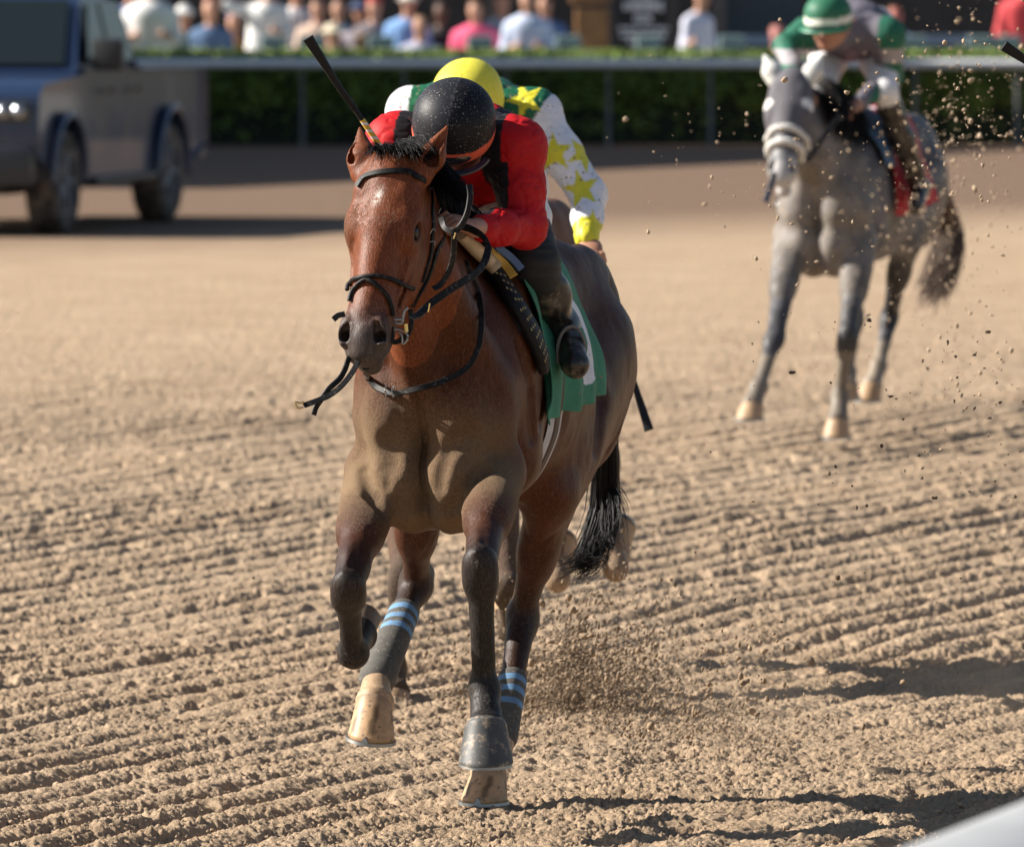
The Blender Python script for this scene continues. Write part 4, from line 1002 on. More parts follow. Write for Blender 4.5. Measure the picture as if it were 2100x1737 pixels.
def jockey(W, label, hel, hu, J, shirt_c, shirt_fn, helm_fn, sleeve_end=.80, S=1.0, h=.005, silk=None, face_yaw=0.0, face_shade=None, collar=.75, breech=None, bootcol=True, helm_r=(.096, .113, .120)):
    """hel: centre of the helmet, hu: up axis of the head; J: joints"""
    root = empty('person', J['hip'], label, 'person', 'jockeys riding in the race')
    hu = n_(hu); w = n_(W.L-hu*(W.L@hu)); w = n_(w*math.cos(face_yaw)+np.cross(hu, w)*math.sin(face_yaw)); hf = np.cross(hu, w); hf = hf if hf@W.H > 0 or hf[2] < 0 else -hf
    if (np.cross(hu, w)@W.H) < 0: hf = -np.cross(hu, w)
    R = A([hu, w, hf]); hc = hel-hu*.055*S
    H_ = lambda a, b, c: hc+S*(hu*a+w*b+hf*c)
    b = Field(); sk = A(SKIN) if face_shade is None else A(face_shade)
    b.ell(H_(.0, 0, -.01), R, A([.115, .078, .098])*S, .02, sk); b.cone(H_(-.04, 0, .03), H_(-.085, 0, .055), .052*S, .032*S, .03, sk)   # skull, jaw
    b.cone(H_(-.0, 0, .088), H_(-.035, 0, .108), .010*S, .014*S, .012, sk)                      # nose
    b.ell(H_(-.055, 0, .092), R, A([.010, .026, .012])*S, .008, A([.30, .11, .09]))              # lips
    b.cone(H_(-.053, -.02, .105), H_(-.053, .02, .105), .0015*S, .0015*S, .004, None, op='s')
    for s_ in (-1, 1):
        b.ell(H_(.008, s_*.031, .088), R, A([.013, .017, .014])*S, .006, None, 's'); b.ell(H_(.008, s_*.031, .080), R, A([.011, .013, .011])*S, .003, A([.7, .68, .65]))
        b.ell(H_(-.01, s_*.080, -.012), R, A([.03, .010, .018])*S, .008, sk)
    b.cone(H_(-.06, 0, -.03), J['neck'], .055*S, .06*S, .03, sk)
    sk = A(SKIN)
    b.cone(J['neck'], J['hip'], .10*S, .12*S, .06, sk, W.L, 1.35)
    g = Field()
    tc_ = (J['neck']*.72+J['hip']*.28)
    g.cone(J['neck']-n_(J['hip']-J['neck'])*-.03, tc_, .105*S, .135*S, .05, None, W.L, 1.45); g.cone(tc_, J['hip'], .135*S, .125*S, .06, None, W.L, 1.25)
    g.cone(H_(-.085, 0, -.05)*collar+J['neck']*(1-collar), J['neck'], .058*S, .080*S, .03)
    br_ = Field()
    for sd_ in ('L', 'R'):
        sh, el, wr = J['sh'+sd_], J['el'+sd_], J['wr'+sd_]; d = n_(wr-el); s_ = 1 if sd_ == 'L' else -1
        b.chain([sh, el, wr], [.050*S, .040*S, .026*S], .02, sk)
        g.cone(J['neck'], sh, .085*S, .078*S, .05); g.ell(sh, np.eye(3), A([.078, .078, .078])*S, .04)
        g.chain([sh, sh+(el-sh)*.5, el], [.073*S, .064*S, .056*S], .03); g.chain([el, el+(wr-el)*.5, el+(wr-el)*sleeve_end], [.053*S, .046*S, .037*S], .03)
        hand(b, wr, J['hd'+sd_]-wr, J.get('up'+sd_, U_*.6-W.B*.5), None, S, s_)
        kn, an, to = J['kn'+sd_], J['an'+sd_], J['to'+sd_]; hp = J['hip']+W.L*s_*.095*S
        b.chain([hp, kn, an], [.085*S, .055*S, .038*S], .03, sk); b.cone(an, to, .034*S, .028*S, .02, sk)
        br_.cone(hp, hp+(kn-hp)*.5, .112*S, .088*S, .05); br_.cone(hp+(kn-hp)*.5, kn, .088*S, .066*S, .03); br_.cone(kn, kn+(an-kn)*.3, .060*S, .052*S, .02)
        bt_ = Field(); bt_.cone(kn+(an-kn)*.14, kn+(an-kn)*.5, .064*S, .060*S, .02); bt_.cone(kn+(an-kn)*.5, an, .060*S, .044*S, .03)
        bt_.ell(an, np.eye(3), A([.046, .046, .046])*S, .02); bt_.cone(an+n_(an-to)*.02, to, .042*S, .036*S, .03); bt_.cone(an+(to-an)*.2-U_*.015, to-U_*.012, .034*S, .034*S, .02)
        bt_.post = lambda P, D: D+np.where(np.abs(D) < .05, .010*(noise3(P, 26, 16)-.5), 0)
        bt_.build('boot', h, M_bootl, root, (.02, .02, .02))
    br_.ell(J['hip'], W.R(), A([.14, .165, .13])*S, .05)
    b.build('body', h, M_face, root, sk, sh=.008)
    def post(P, D):
        q = noise3(P*A([1, 1, 1])+.01, 24, 7)-.5; q2 = np.abs(noise3(P*A([1.2, 1.2, .7]), 13, 9)-.5)
        q3 = np.abs(noise3(P*A([.8, .8, 2.2]), 34, 10)-.5)
        return D+np.where(np.abs(D) < .06, .003*q+.060*np.clip(.07-q2, 0, 1)-.003+.034*np.clip(.10-q3, 0, 1), 0)
    g.post = post; g.build('silks', h, silk or M_silk, root, shirt_c, shirt_fn)
    br_.post = lambda P, D: D+np.where(np.abs(D) < .05, .008*(noise3(P, 28, 6)-.5), 0)
    br_.build('breeches', h*1.3, breech or M_breech, root, (.7, .7, .7)); 
    # helmet with cloth cover, peak, band
    hm = Field(); hm.ell(H_(.055, 0, -.008), R, A(helm_r)*S, .02)
    hm.ell(H_(.004, 0, -.004), R, A([.062, helm_r[1]*.985, helm_r[2]*.99])*S, .03)
    def hp_(P, D):
        q = P-hc; a = q@hu; return np.maximum(D, -(a+.028*S+.0*a))
    hm.post = hp_
    def hfn(V, c):
        q = (V-hc)/S; return helm_fn(q@hu, q@w, q@hf, c, V)
    hm.build('helmet', h, M_helm, root, (.02, .02, .02), hfn)
    gg = Field(); gg.ell(H_(.005, 0, .078), R, A([.034, .074, .040])*S, .01, (.02, .02, .02)); gg.build('goggles', h, M_gog, root, (.02, .02, .02))
    return root, H_, g
# leading jockey
hel = px(930, 243, 27.64); huA = n_(A([.02, -.66, .75]))
JA = dict(neck=WA(.345, .005, 1.845), hip=WA(.78, -.085, 1.76), shL=WA(.34, .165, 1.835), shR=WA(.32, -.165, 1.845),
    elL=px(1078, 466, 27.74), wrL=px(968, 468, 27.46), hdL=px(925, 452, 27.40), elR=px(788, 440, 27.76), wrR=px(806, 372, 27.55), hdR=px(808, 342, 27.47),
    knL=px(1092, 538, 27.90), anL=px(1150, 668, 28.04), toL=px(1180, 742, 27.90), knR=WA(.50, -.20, 1.40), anR=WA(.66, -.27, 1.16), toR=WA(.56, -.28, 1.08))
def shA(V, c):
    q = V-WA.o; s = q@WA.B; l = q@WA.L; z = V[:, 2]; c = np.tile(A([.44, .008, .012]), (len(V), 1))
    m = (np.abs(l) > .088) & (np.abs(l) < .150+.02*(z < 1.8)) & (z > 1.66); c[m] = (.012, .012, .014)
    return c
def hmA(a, b_, f_, c, V):
    c = np.tile(A([.008, .008, .011]), (len(a), 1)); m = (a < .024) & (a > -.016); c[m] = (.62, .10, .05)
    m = (b_ < 0) & (a > .024); c[m] = (.016, .017, .023); m = (np.abs(b_) < .002) & (a > .024); c[m] = (.045, .046, .055); return c
rA, HfA, gA = jockey(WA, 'jockey in red and black silks crouched on the leading bay horse', hel, huA, JA, (.5, .02, .02), shA, hmA, face_shade=(.022, .016, .014), collar=.3)  # face colour darkened to near black for the deep shade under the helmet
for ch in rA.children:
    if ch.name.startswith('breeches'):
        pass
mb = MB(); pk = [HfA(-.030, .107*math.sin(t), .025+.108*math.cos(t)) for t in np.linspace(-1.35, 1.35, 24)]; mb.ribbon(A(pk), huA, .010, .006); o = mb.build('helmet_peak', plain('navy_peak', (.02, .026, .045), .3), rA, smooth=True)
whip('riding_whip', px(805, 338, 27.46), px(631, 82, 27.38), 'black riding whip with yellow and white grip raised by the leading jockey')
# knee sleeves (black) and stirrups
f = Field(); kl = JA['knL']; th_ = JA['hip']+WA.L*.095-kl; f.cone(kl+th_*.34, kl, .083, .073, .02); f.cone(kl, kl+(JA['anL']-kl)*.22, .073, .066, .02); f.post = lambda P, D: D+np.where(np.abs(D) < .05, .012*(np.abs(noise3(P*A([.5, .5, 2.5]), 22, 6)-.5)-.2), 0)
f.build('knee_sleeve', .005, plain('black_cloth', (.010, .010, .012), .7, ns=30, namp=.3), rA, (.01, .01, .01))
def stirrup(c, S, par, ax, strap_top):
    r = bpy.data.objects.new('stirrup', None); COL.objects.link(r); setpar(r, par); r.location = Vector(c)-wloc(par)
    w = n_(np.cross(ax, U_)); mb = MB(); P = [c+w*.040*S*math.cos(t)+U_*(.070*S*math.sin(t)) if math.sin(t) > -.2 else c+w*.040*S*math.cos(t)-U_*.03*S for t in np.linspace(0, 2*math.pi, 25)]
    mb.tube(P, .0055*S, 8); mb.build('stirrup_iron', plain('dull_aluminium', (.16, .15, .14), .6, .4), r, smooth=True)
    mb = MB(); mb.ribbon(spline([c+U_*.075*S, (c+strap_top)/2+U_*.02, strap_top], 12), ax, .010*S, .004); mb.build('stirrup_leather', M_leather, r)
stirrup(JA['toL']*.72+JA['anL']*.28-U_*.0, 1.0, hA, n_(JA['toL']-JA['anL']+A([0, 0, .03])), WA(.52, .22, 1.42)); stirrup(JA['toR']*.7+JA['anR']*.3, 1.0, hA, WA.H, WA(.52, -.22, 1.42))

# ---------------------------------- the second horse, close behind, and its rider in white, green and yellow
Yb0 = 32.35; WB = Frame((-.237, Yb0, 0), math.radians(12.5)); HB = Head(WB(-.22, 0, 1.72), math.radians(16), math.radians(38))
def simple_horse(W, Hd, legs, label, mat, cols, h, colfn, group='race horses on the track', muz=None, hoofs=None, S=1.0, fur=.025, mouth=0.0, ears=None, extra=None):
    f = Field(); trunk(f, W); SL_ = W.L; cb, cl, so = cols; muz = MUZ if muz is None else muz
    th = Hd(.13, -.19, 0); f.cone(W(.26, 0, 1.26), th, .235, .115, .06, None, SL_, .70); f.cone(W(.50, 0, 1.46), Hd(.02, -.13, 0), .10, .075, .08, None, SL_, .7)
    skull(f, Hd, cb, muz, mouth)
    e1, e2 = ears or ((-.13, -.055, -.10), (-.13, -.055, .10)); ear(f, Hd, -1, cb, e1, bw=.078); ear(f, Hd, 1, cb, e2, bw=.078)
    L = legs
    forelimb(f, *L['fl'][:4], SL_, col=cb, bl=cl); forelimb(f, *L['fr'][:4], SL_, col=cb, bl=cl)
    hindlimb(f, W(1.34, .115, 1.23), *L['hl'][:4], SL_, col=cb, bl=cl, lo=so, back=W.B); hindlimb(f, W(1.34, -.115, 1.23), *L['hr'][:4], SL_, col=cb, bl=cl, lo=so, back=W.B)
    f.post = lambda P, D: D+np.where(np.abs(D) < .05, .006*(noise3(P, 14, 3)-.5), 0)
    r = empty('race_horse', W(.6, 0, 0), label, 'horse', group)
    f.build('body', h, mat, r, cb, colfn, fur)
    for s_ in (-1, 1):
        fe = Field(); fe.ell(Hd(.205, -.060, s_*.0845), Hd.R, (.022, .020, .018), .01); fe.build('eye', .006, M_eye, r)
    for k, i in (('fl', 4), ('fr', 4), ('hl', 4), ('hr', 4)):
        co, bo, so_ = L[k][3], L[k][4], L[k][5]; hoof(r, co, bo, W.H if len(L[k]) < 7 else L[k][6], M_hoof, sole=so_, cols=hoofs, clip=False)
    return r, f
UPs = A([.0, .9, .6]); DN = A([0, .05, -1.])
LB = dict(fl=[WB(.11, .16, .93), px(1042, 1205, 32.05), px(1047, 1290, 32.25), px(1049, 1262, 32.38), px(1052, 1220, 32.42), UPs],
          fr=[WB(.10, -.165, .93), px(828, 1180, 32.05), px(806, 1370, 32.10), px(808, 1420, 32.02), px(806, 1458, 31.98), DN],
          hl=[px(1208, 850, 33.25), px(1241, 935, 33.75), px(1262, 1165, 33.60), px(1262, 1140, 33.72), px(1262, 1090, 33.78), UPs],
          hr=[px(1120, 900, 33.2), px(1130, 1000, 33.6), px(1142, 1188, 33.45), px(1142, 1165, 33.57), px(1142, 1120, 33.63), UPs])
def colB(V, c):
    z = V[:, 2]; al = .40+.2*noise3(V, 6, 3)*(z < .7)
    return np.concatenate([c*(.8+.4*noise3(V, 5, 8))[:, None], np.full((len(V), 1), 0)+al[:, None]*.7], 1)
CH = A([.13, .050, .026])
hB, fB = simple_horse(WB, HB, LB, 'brown horse running close behind the leading bay horse', M_bay, (CH, A([.035, .024, .02]), A([.40, .28, .18])), .0085, colB)
cloth(fB, WB, .50, .98, -1.6, 1.6, 'saddle_cloth', M_cloth, hB, ns=40, na=70, colfn=lambda s, a: np.tile(A([.6, .6, .62]), (len(s), 1)))
hair_mesh('tail', [[WB(1.64, 0, 1.38), WB(1.9, 0, 1.3), WB(2.05, -.05, 1.0), WB(2.0, -.05, .7)]], 120, .02, .003, hB, seed=8)
hair_mesh('mane', [[HB(.0, -.12, 0), HB(.05, -.16, .09), HB(.12, -.2, .12)], [WB(.3, 0, 1.6), WB(.3, .08, 1.55), WB(.3, .12, 1.45)]], 120, .02, .003, hB, seed=9)
helB = px(957, 192, 32.50)
JB = dict(neck=WB(.36, .02, 1.850), hip=WB(.80, -.03, 1.76), shL=WB(.38, .235, 1.835), shR=WB(.36, -.165, 1.840),
    elL=px(1207, 400, 32.55), wrL=px(1203, 492, 32.40), hdL=px(1215, 520, 32.35), elR=px(845, 400, 32.7), wrR=px(880, 470, 32.45), hdR=px(895, 480, 32.38),
    knL=WB(.50, .18, 1.42), anL=WB(.62, .24, 1.16), toL=WB(.50, .25, 1.09), knR=WB(.36, -.24, 1.40), anR=WB(.50, -.30, 1.12), toR=WB(.33, -.33, 1.07))
STAR = []
def star_at(u, v, r, rot, Y): STAR.append((px(u, v, Y), r, rot))
for a_ in ((1077, 208, .066, .35), (1137, 316, .068, .1), (1199, 318, .062, -.5), (1192, 390, .066, .25), (1210, 470, .064, -.2), (868, 260, .05, .2)): star_at(a_[0], a_[1], a_[2], a_[3], 32.4)
def star_mask(V, c, r, rot):
    d = V-c; x = d[:, 0]; y = d[:, 2]; a = np.arctan2(x, y)+rot; rr = np.hypot(x, y); k = np.mod(a, 2*math.pi/5)-math.pi/5; k = math.pi/5-np.abs(k)
    ra = r*.40*math.sin(math.pi/5)/(1e-6)  # unused scale guard
    # edge line between the tip (r, 0) and the notch (.4 r at 36 deg)
    x1, y1 = r, 0.0; x2, y2 = .40*r*math.cos(math.pi/5), .40*r*math.sin(math.pi/5)
    X_ = rr*np.cos(k); Y_ = rr*np.sin(k); return ((x2-x1)*(Y_-y1)-(y2-y1)*(X_-x1)) > 0
def shB(V, c):
    q = V-WB.o; l = q@WB.L; z = V[:, 2]; c = np.tile(A([.72, .73, .80]), (len(V), 1)); c[(l < .27-.55*(1.86-z)) & (l > -.16)] = (.010, .115, .055)
    wr = JB['wrL']; m = (np.linalg.norm(V-wr, axis=1) < .075); c[m] = (.62, .60, .04)
    gr = (c[:, 0] < .1)
    for s_c, r, rot in STAR:
        m = star_mask(V, s_c, r, rot) & (np.abs(V[:, 1]-32.4) < .45); c[m] = (.66, .60, .035)
    return c
def hmB(a, b_, f_, c, V):
    c = np.tile(A([.72, .66, .07]), (len(a), 1)); m = (np.abs(b_-.0) < .0015) & (a > 0); c[m] = (.5, .45, .04); return c
rB, HfB, gB = jockey(WB, 'jockey in white sleeved green and yellow star silks just behind', helB, n_(WB.H*.70+U_*.72), JB, (.7, .7, .75), shB, hmB, h=.0065, silk=M_silkd, sleeve_end=.97)
whip('riding_whip', px(1225, 540, 32.3), px(1331, 885, 32.1), 'black riding whip whose flap shows behind the leading horse\'s rump')
whip('riding_whip', px(2290, 235, 27.6), px(2058, 98, 27.5), 'black riding whip reaching in from the right edge')
# ------------------------------------------------------------------ the grey horse and its rider
S_ = lambda u, v: px(u, v, 48)
WC = Frame((1.445, 47.75, 0), math.radians(18.5)); HC_ = Head(px(1622, 148, 47.45), math.radians(10), math.radians(36), 1.0)
M_grey = vcol('grey_coat', .5, ns=6, namp=.25, spec=.3, dust=(.36, .29, .21), dscale=30)
GC = A([.105, .103, .112])
DNc = A([0, .1, -1.])
LC = dict(fl=[WC(.13, .165, .93), px(1738, 690, 47.45), px(1722, 815, 47.5), px(1718, 862, 47.42), px(1716, 893, 47.40), DNc],
          fr=[WC(.10, -.165, .95), px(1590, 690, 47.3), px(1556, 795, 47.05), px(1543, 830, 46.98), px(1537, 856, 46.95), DNc],
          hl=[WC(1.02, .14, .98), px(1824, 650, 49.0), px(1802, 752, 48.75), px(1788, 790, 48.65), px(1780, 818, 48.62), DNc],
          hr=[WC(1.0, -.10, .95), px(1752, 655, 48.7), px(1738, 765, 48.5), px(1738, 792, 48.42), px(1737, 815, 48.4), DNc])
def colC(V, c):
    q = V-WC.o; s = q@WC.B; z = V[:, 2]; hv = V-HC_.p; t = hv@HC_.a; c = c*(.55+.55*noise3(V, 4, 8)+.45*(noise3(V, 16, 18) > .5))[:, None]
    c = np.where(((s < .15) & (z < 1.35) & (z > .7))[:, None], c*.8+A([.30, .25, .19])*.2, c)
    m = (z < .45)[:, None]; c = np.where(m, c*.5+A([.32, .26, .19])*.5, c)
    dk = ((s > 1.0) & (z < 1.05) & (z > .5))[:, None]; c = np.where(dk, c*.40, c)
    al = .04+.28*np.exp(-((s)/.3)**2)*(z < 1.45)
    return np.concatenate([c, al[:, None]], 1)
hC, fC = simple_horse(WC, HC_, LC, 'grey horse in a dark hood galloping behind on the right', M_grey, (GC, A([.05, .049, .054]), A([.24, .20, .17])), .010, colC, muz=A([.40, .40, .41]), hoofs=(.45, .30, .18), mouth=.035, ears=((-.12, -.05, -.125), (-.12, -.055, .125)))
hood = Field(); skull(hood, HC_, A([.10, .095, .11]), A([.10, .095, .11]))
hood.post = lambda P, D: np.maximum(D-.007, np.maximum((P-HC_.p)@HC_.a-.34, -((P-HC_.p)@HC_.a)-.1))
def hoodc(V, c):
    c = np.tile(A([.105, .10, .115]), (len(V), 1))
    for s_ in (-1, 1): c[np.linalg.norm((V-HC_(.175, -.03, s_*.088)), axis=1) < .036] = (.75, .74, .70)
    return c
M_crowd2 = vcol('hood_cloth', .8, ns=30, namp=.15)
hood.build('hood', .010, M_crowd2, hC, (.1, .1, .11), hoodc)
ec = Field(); ear(ec, HC_, -1, A([.6, .6, .57]), (-.105, -.02, -.135), bw=.078); ear(ec, HC_, 1, A([.6, .6, .57]), (-.105, -.02, .135), bw=.078); ec.post = lambda P, D: D-.006
ec.build('ear_covers', .009, M_crowd2, hC, (.75, .75, .72))
for t_, r_ in ((.325, .015), (.405, .019)):
    th_ = np.linspace(-2.2, 2.2, 40); O = A([HC_(t_, -.09, 0)]*40); D_ = A([HC_.n*math.cos(a)+HC_.w*math.sin(a) for a in th_]); mb = MB(); mb.tube(fC.raycast(O, D_, .012, .35), r_, 12); mb.build('sheepskin_noseband', plain('sheepskin', (.72, .71, .68), .9, ns=60, namp=.3, bmp=.01), hC, smooth=True)
mb = MB(); P = spline([px(1590, 355, 47.0), px(1583, 375, 47.0), px(1570, 415, 46.95)], 14); mb.ribbon(P, A([0, -1, .1]), .014, .006); mb.build('rein_end', plain('navy_strap', (.04, .05, .08), .5), hC)
mb = MB(); P = spline([px(1655, 330, 47.1), px(1690, 280, 47.2), px(1725, 235, 47.35)], 14); mb.ribbon(P, A([0, -1, .3]), .012, .005); mb.build('rein', M_leather, hC)
cloth(fC, WC, .46, 1.10, -1.65, 1.78, 'saddle_cloth', M_cloth, hC, skew=.12, ns=60, na=130, off=.028, colfn=cloth_cols((.50, .012, .028), (.66, 1.5), one, sc=.30, edge=None), slant=.02)
cloth(fC, WC, .26, .50, -1.0, 1.10, 'saddle_pad', plain('blue_pad2', (.06, .12, .20), .7), hC, ns=20, na=40, off=.035, fold=0, flare=0)
f = Field(); f.cone(WC(.30, .05, 1.57), WC(.42, .17, 1.44), .035, .028, .02); f.build('pommel_roll', .012, plain('beige_roll2', (.50, .38, .26), .7), hC, (.5, .4, .3))
tlc = [[WC(1.62, .0, 1.38), WC(1.80, .02, 1.32), px(1935+k, 440, 49.8), px(1946+k, 500, 49.8), px(1925+k, 570, 49.7), px(1900+k*1.3, 625, 49.6)] for k in (-16, -6, 6, 16)]
hair_mesh('tail', tlc, 1300, .022, .006, hC, plain('brown_grey_tail', (.14, .095, .070), .7), seed=16, tip=1.3)
helC = px(1697, 28, 47.75)
JC = dict(neck=WC(.34, .06, 1.955), hip=WC(.82, -.06, 1.95), shL=WC(.34, .24, 1.93), shR=WC(.30, -.14, 1.93),
    elL=px(1826, 160, 48.15), wrL=px(1758, 216, 47.75), hdL=px(1738, 228, 47.7), elR=px(1612, 95, 48.0), wrR=px(1640, 190, 47.65), hdR=px(1655, 205, 47.6),
    knL=WC(.30, .24, 1.66), anL=WC(.60, .33, 1.20), toL=WC(.42, .36, 1.12), knR=WC(.24, -.06, 1.68), anR=WC(.5, -.26, 1.2), toR=WC(.34, -.28, 1.12))
def shC(V, c):
    q = V-WC.o; l = q@WC.L; z = V[:, 2]; c = np.tile(A([.16, .15, .18]), (len(V), 1))
    arm = (l > .22) | (l < -.085); c[arm] = (.025, .135, .085)
    b_ = arm & (np.abs(z-1.83) < .035); c[b_] = (.34, .32, .34)
    return c
def hmC(a, b_, f_, c, V):
    c = np.tile(A([.025, .14, .08]), (len(a), 1)); m = (a < .050) & (a > .018); c[m] = (.72, .72, .66); return c
rC, HfC, gC = jockey(WC, 'jockey in green and grey silks with white breeches on the grey horse', helC, n_(WC.H*.22+U_*.97), JC, (.3, .3, .3), shC, hmC, h=.010, sleeve_end=.92)
mb = MB(); pk = [HfC(-.002, .10*math.sin(t), .045+.105*math.cos(t)) for t in np.linspace(-1.35, 1.35, 24)]; mb.ribbon(A(pk), U_, .024, .008); mb.build('helmet_peak', plain('green_peak', (.04, .22, .13), .4), rC, smooth=True)

hair_mesh('mane', [[WC(.34-.08*i, 0, 1.60+.03*i), WC(.30-.08*i, .07, 1.60+.02*i), WC(.28-.08*i, .12, 1.50+.02*i), WC(.26-.08*i, .15, 1.40+.02*i)] for i in range(6)], 900, .02, .006, hC, seed=19)
# ------------------------------------------------------------------ the parked pickup
PT = gp(136, 480); aT = math.radians(11.5)
T0 = Frame((0, 0, 0), aT); o_ = A([PT[0], PT[1], 0])-T0.L*.97; WT = Frame(o_, aT)
tk = empty('pickup_truck', WT(1.8, 0, 0), 'dusty dark blue four door pickup truck standing on the left of the track', 'pickup')
m, t, b = mat_new('dusty_blue_paint'); b.inputs['Roughness'].default_value = .28; b.inputs['Metallic'].default_value = .2; b.inputs['Coat Weight'].default_value = .5
tc = nd(t, 'ShaderNodeTexCoord').outputs['Object']; sp_ = nd(t, 'ShaderNodeSeparateXYZ'); t.links.new(tc, sp_.inputs[0]); n = noise_node(t, 1.6, 6, .65, tc)
mu = nd(t, 'ShaderNodeMath', operation='MULTIPLY_ADD'); mu.inputs[1].default_value = -.55; t.links.new(sp_.outputs[2], mu.inputs[0]); t.links.new(n.outputs[0], mu.inputs[2])
r = ramp(t, mu.outputs[0], [(.02, (0,)*3), (.36, (.9,)*3)]); src = mixc(t, r.outputs[0], (.012, .028, .075), (.125, .135, .175)); t.links.new(src, b.inputs['Base Color'])
mr = nd(t, 'ShaderNodeMapRange'); mr.inputs['To Min'].default_value = .38; mr.inputs['To Max'].default_value = .8; t.links.new(r.outputs[0], mr.inputs[0]); t.links.new(mr.outputs[0], b.inputs['Roughness']); M_paint = m
M_glass = plain('tinted_glass', (.010, .015, .016), .08, spec=.45); M_tyre = plain('tyre', (.028, .026, .025), .85, dirt=(.16, .13, .11), dscale=6, dth=.5); M_plast = plain('black_plastic', (.02, .02, .022), .5); M_rim = plain('dusty_rim', (.22, .22, .23), .5, .5, ns=8, namp=.3)
def arc(cx, r, n=14): return [(cx+r*math.cos(a), .42+r*math.sin(a)) for a in np.linspace(math.pi, 0, n)]
low = [(-.98, .62), (-1.0, .95), (-.97, 1.12), (-.85, 1.20), (.45, 1.26), (.62, 1.32), (2.42, 1.30), (2.46, 1.28), (4.78, 1.26), (4.82, 1.0), (4.82, .62), (4.5, .55)]+[(x, z) for x, z in arc(3.57, .50)][::-1]+[(3.0, .42), (.58, .42)]+[(x, z) for x, z in arc(0, .50)][::-1]+[(-.60, .50)]
def extrude(outline, hw, mat, name, taper=None, inset=.05):
    n = len(outline); V = []
    for (sg, w, k) in ((-1, hw-inset, 1), (-1, hw, 0), (1, hw, 0), (1, hw-inset, 1)):
        cx = sum(p[0] for p in outline)/n; cz = sum(p[1] for p in outline)/n
        for (s, z) in outline:
            kk = .985 if k else 1.0; ww = w-(taper*(z-1.3) if taper and z > 1.3 else 0); V.append(WT(cx+(s-cx)*kk, sg*ww, cz+(z-cz)*kk))
    Fs = [tuple(range(n)), tuple(range(3*n, 4*n))[::-1]]+[(a*n+i, (a+1)*n+i, (a+1)*n+(i+1) % n, a*n+(i+1) % n) for a in range(3) for i in range(n)]
    mb = MB(); mb.add(V, Fs); return mb.build(name, mat, tk, smooth=True, angle=35)
extrude(low, 1.0, M_paint, 'body')
extrude([(.42, 1.27), (1.16, 1.90), (1.4, 1.955), (2.2, 1.955), (2.40, 1.90), (2.50, 1.30)], .95, M_paint, 'cab', taper=.26)
def quad(pts, name, mat, off=.0):
    mb = MB(); P = A([WT(*p) for p in pts]); nn = n_(np.cross(P[1]-P[0], P[2]-P[1])); mb.add(np.vstack([P+nn*.006, P-nn*.006]), [(0, 1, 2, 3), (7, 6, 5, 4), (0, 4, 5, 1), (1, 5, 6, 2), (2, 6, 7, 3), (3, 7, 4, 0)]); return mb.build(name, mat, tk)
quad([(.46, -.84, 1.34), (.46, .84, 1.34), (1.06, .73, 1.855), (1.06, -.73, 1.855)], 'windshield', M_glass)
for sg in (-1, 1):
    quad([(.80, sg*.953, 1.36), (1.50, sg*.953, 1.36), (1.50, sg*.835, 1.84), (1.22, sg*.835, 1.84)], 'side_window', M_glass); quad([(1.60, sg*.953, 1.36), (2.34, sg*.953, 1.36), (2.24, sg*.835, 1.84), (1.60, sg*.835, 1.84)], 'side_window', M_glass)
    mb = MB(); mb.box(WT(.72, sg*1.14, 1.42), (.05, .13, .13), R=A([WT.B, WT.L, U_]), bev=.03); mb.box(WT(.76, sg*1.0, 1.36), (.03, .08, .03), R=A([WT.B, WT.L, U_])); mb.build('wing_mirror', M_plast, tk, smooth=True)
    mb = MB(); mb.box(WT(-.975, sg*.72, .99), (.05, .22, .085), R=A([WT.B, WT.L, U_]), bev=.03); hl = mb.build('headlight', plain('headlamp_glass', (.05, .055, .06), .1), tk, smooth=True)
    for dl in (-.13, 0, .13):
        mb = MB(); mb.lathe([(0, .07), (.03, .062), (.055, .04), (.06, 0)], WT(-1.02, sg*.72+dl, .99), WT.H, 16); mb.build('lamp_lens', plain('headlamp_lens', (.28, .30, .33), .2, .7), hl, smooth=True)
    for s in (.62, 1.55): 
        mb = MB(); mb.box(WT(s+.78, sg*1.012, 1.12), (.09, .015, .02), R=A([WT.B, WT.L, U_]), bev=.008); mb.build('door_handle', M_plast, tk)
    mb = MB(); mb.box(WT(1.78, sg*.98, .40), (1.05, .07, .035), R=A([WT.B, WT.L, U_]), bev=.02); mb.build('side_step', M_plast, tk)
    for s in (0, 3.57):
        c = WT(s, sg*.86, .41); ax = WT.L*sg; wr_ = bpy.data.objects.new('wheel', None); COL.objects.link(wr_); setpar(wr_, tk); wr_.location = Vector(c)-wloc(tk)
        mb = MB(); mb.lathe([(.25, -.13), (.36, -.14), (.405, -.11), (.412, 0), (.405, .11), (.36, .14), (.25, .125)], c, ax, 40); mb.build('tyre', M_tyre, wr_, smooth=True)
        mb = MB(); mb.lathe([(.255, -.12), (.255, .12), (.235, .12), (.225, .05), (.0, .045)], c, ax, 40)
        for k in range(5):
            a = k*2*math.pi/5; d = WT.B*math.cos(a)+U_*math.sin(a); mb.tube([c+ax*.075+d*.03, c+ax*.09+d*.235], A([.045, .03]), 8)
        mb.lathe([(0, .11), (.05, .105), (.06, .05)], c, ax, 20); mb.build('rim', M_rim, wr_, smooth=True)
        mb = MB(); P = [WT(s+.53*math.cos(a), sg*1.0, .42+.53*math.sin(a)) for a in np.linspace(-.1, math.pi+.1, 30)]; mb.tube(P, .035, 8); mb.build('wheel_arch', M_paint, tk, smooth=True)
mb = MB(); mb.box(WT(-1.0, 0, .56), (.09, .96, .16), R=A([WT.B, WT.L, U_]), bev=.05); mb.build('front_bumper', plain('dark_bumper', (.03, .035, .045), .4, ns=3, namp=.3), tk, smooth=True)
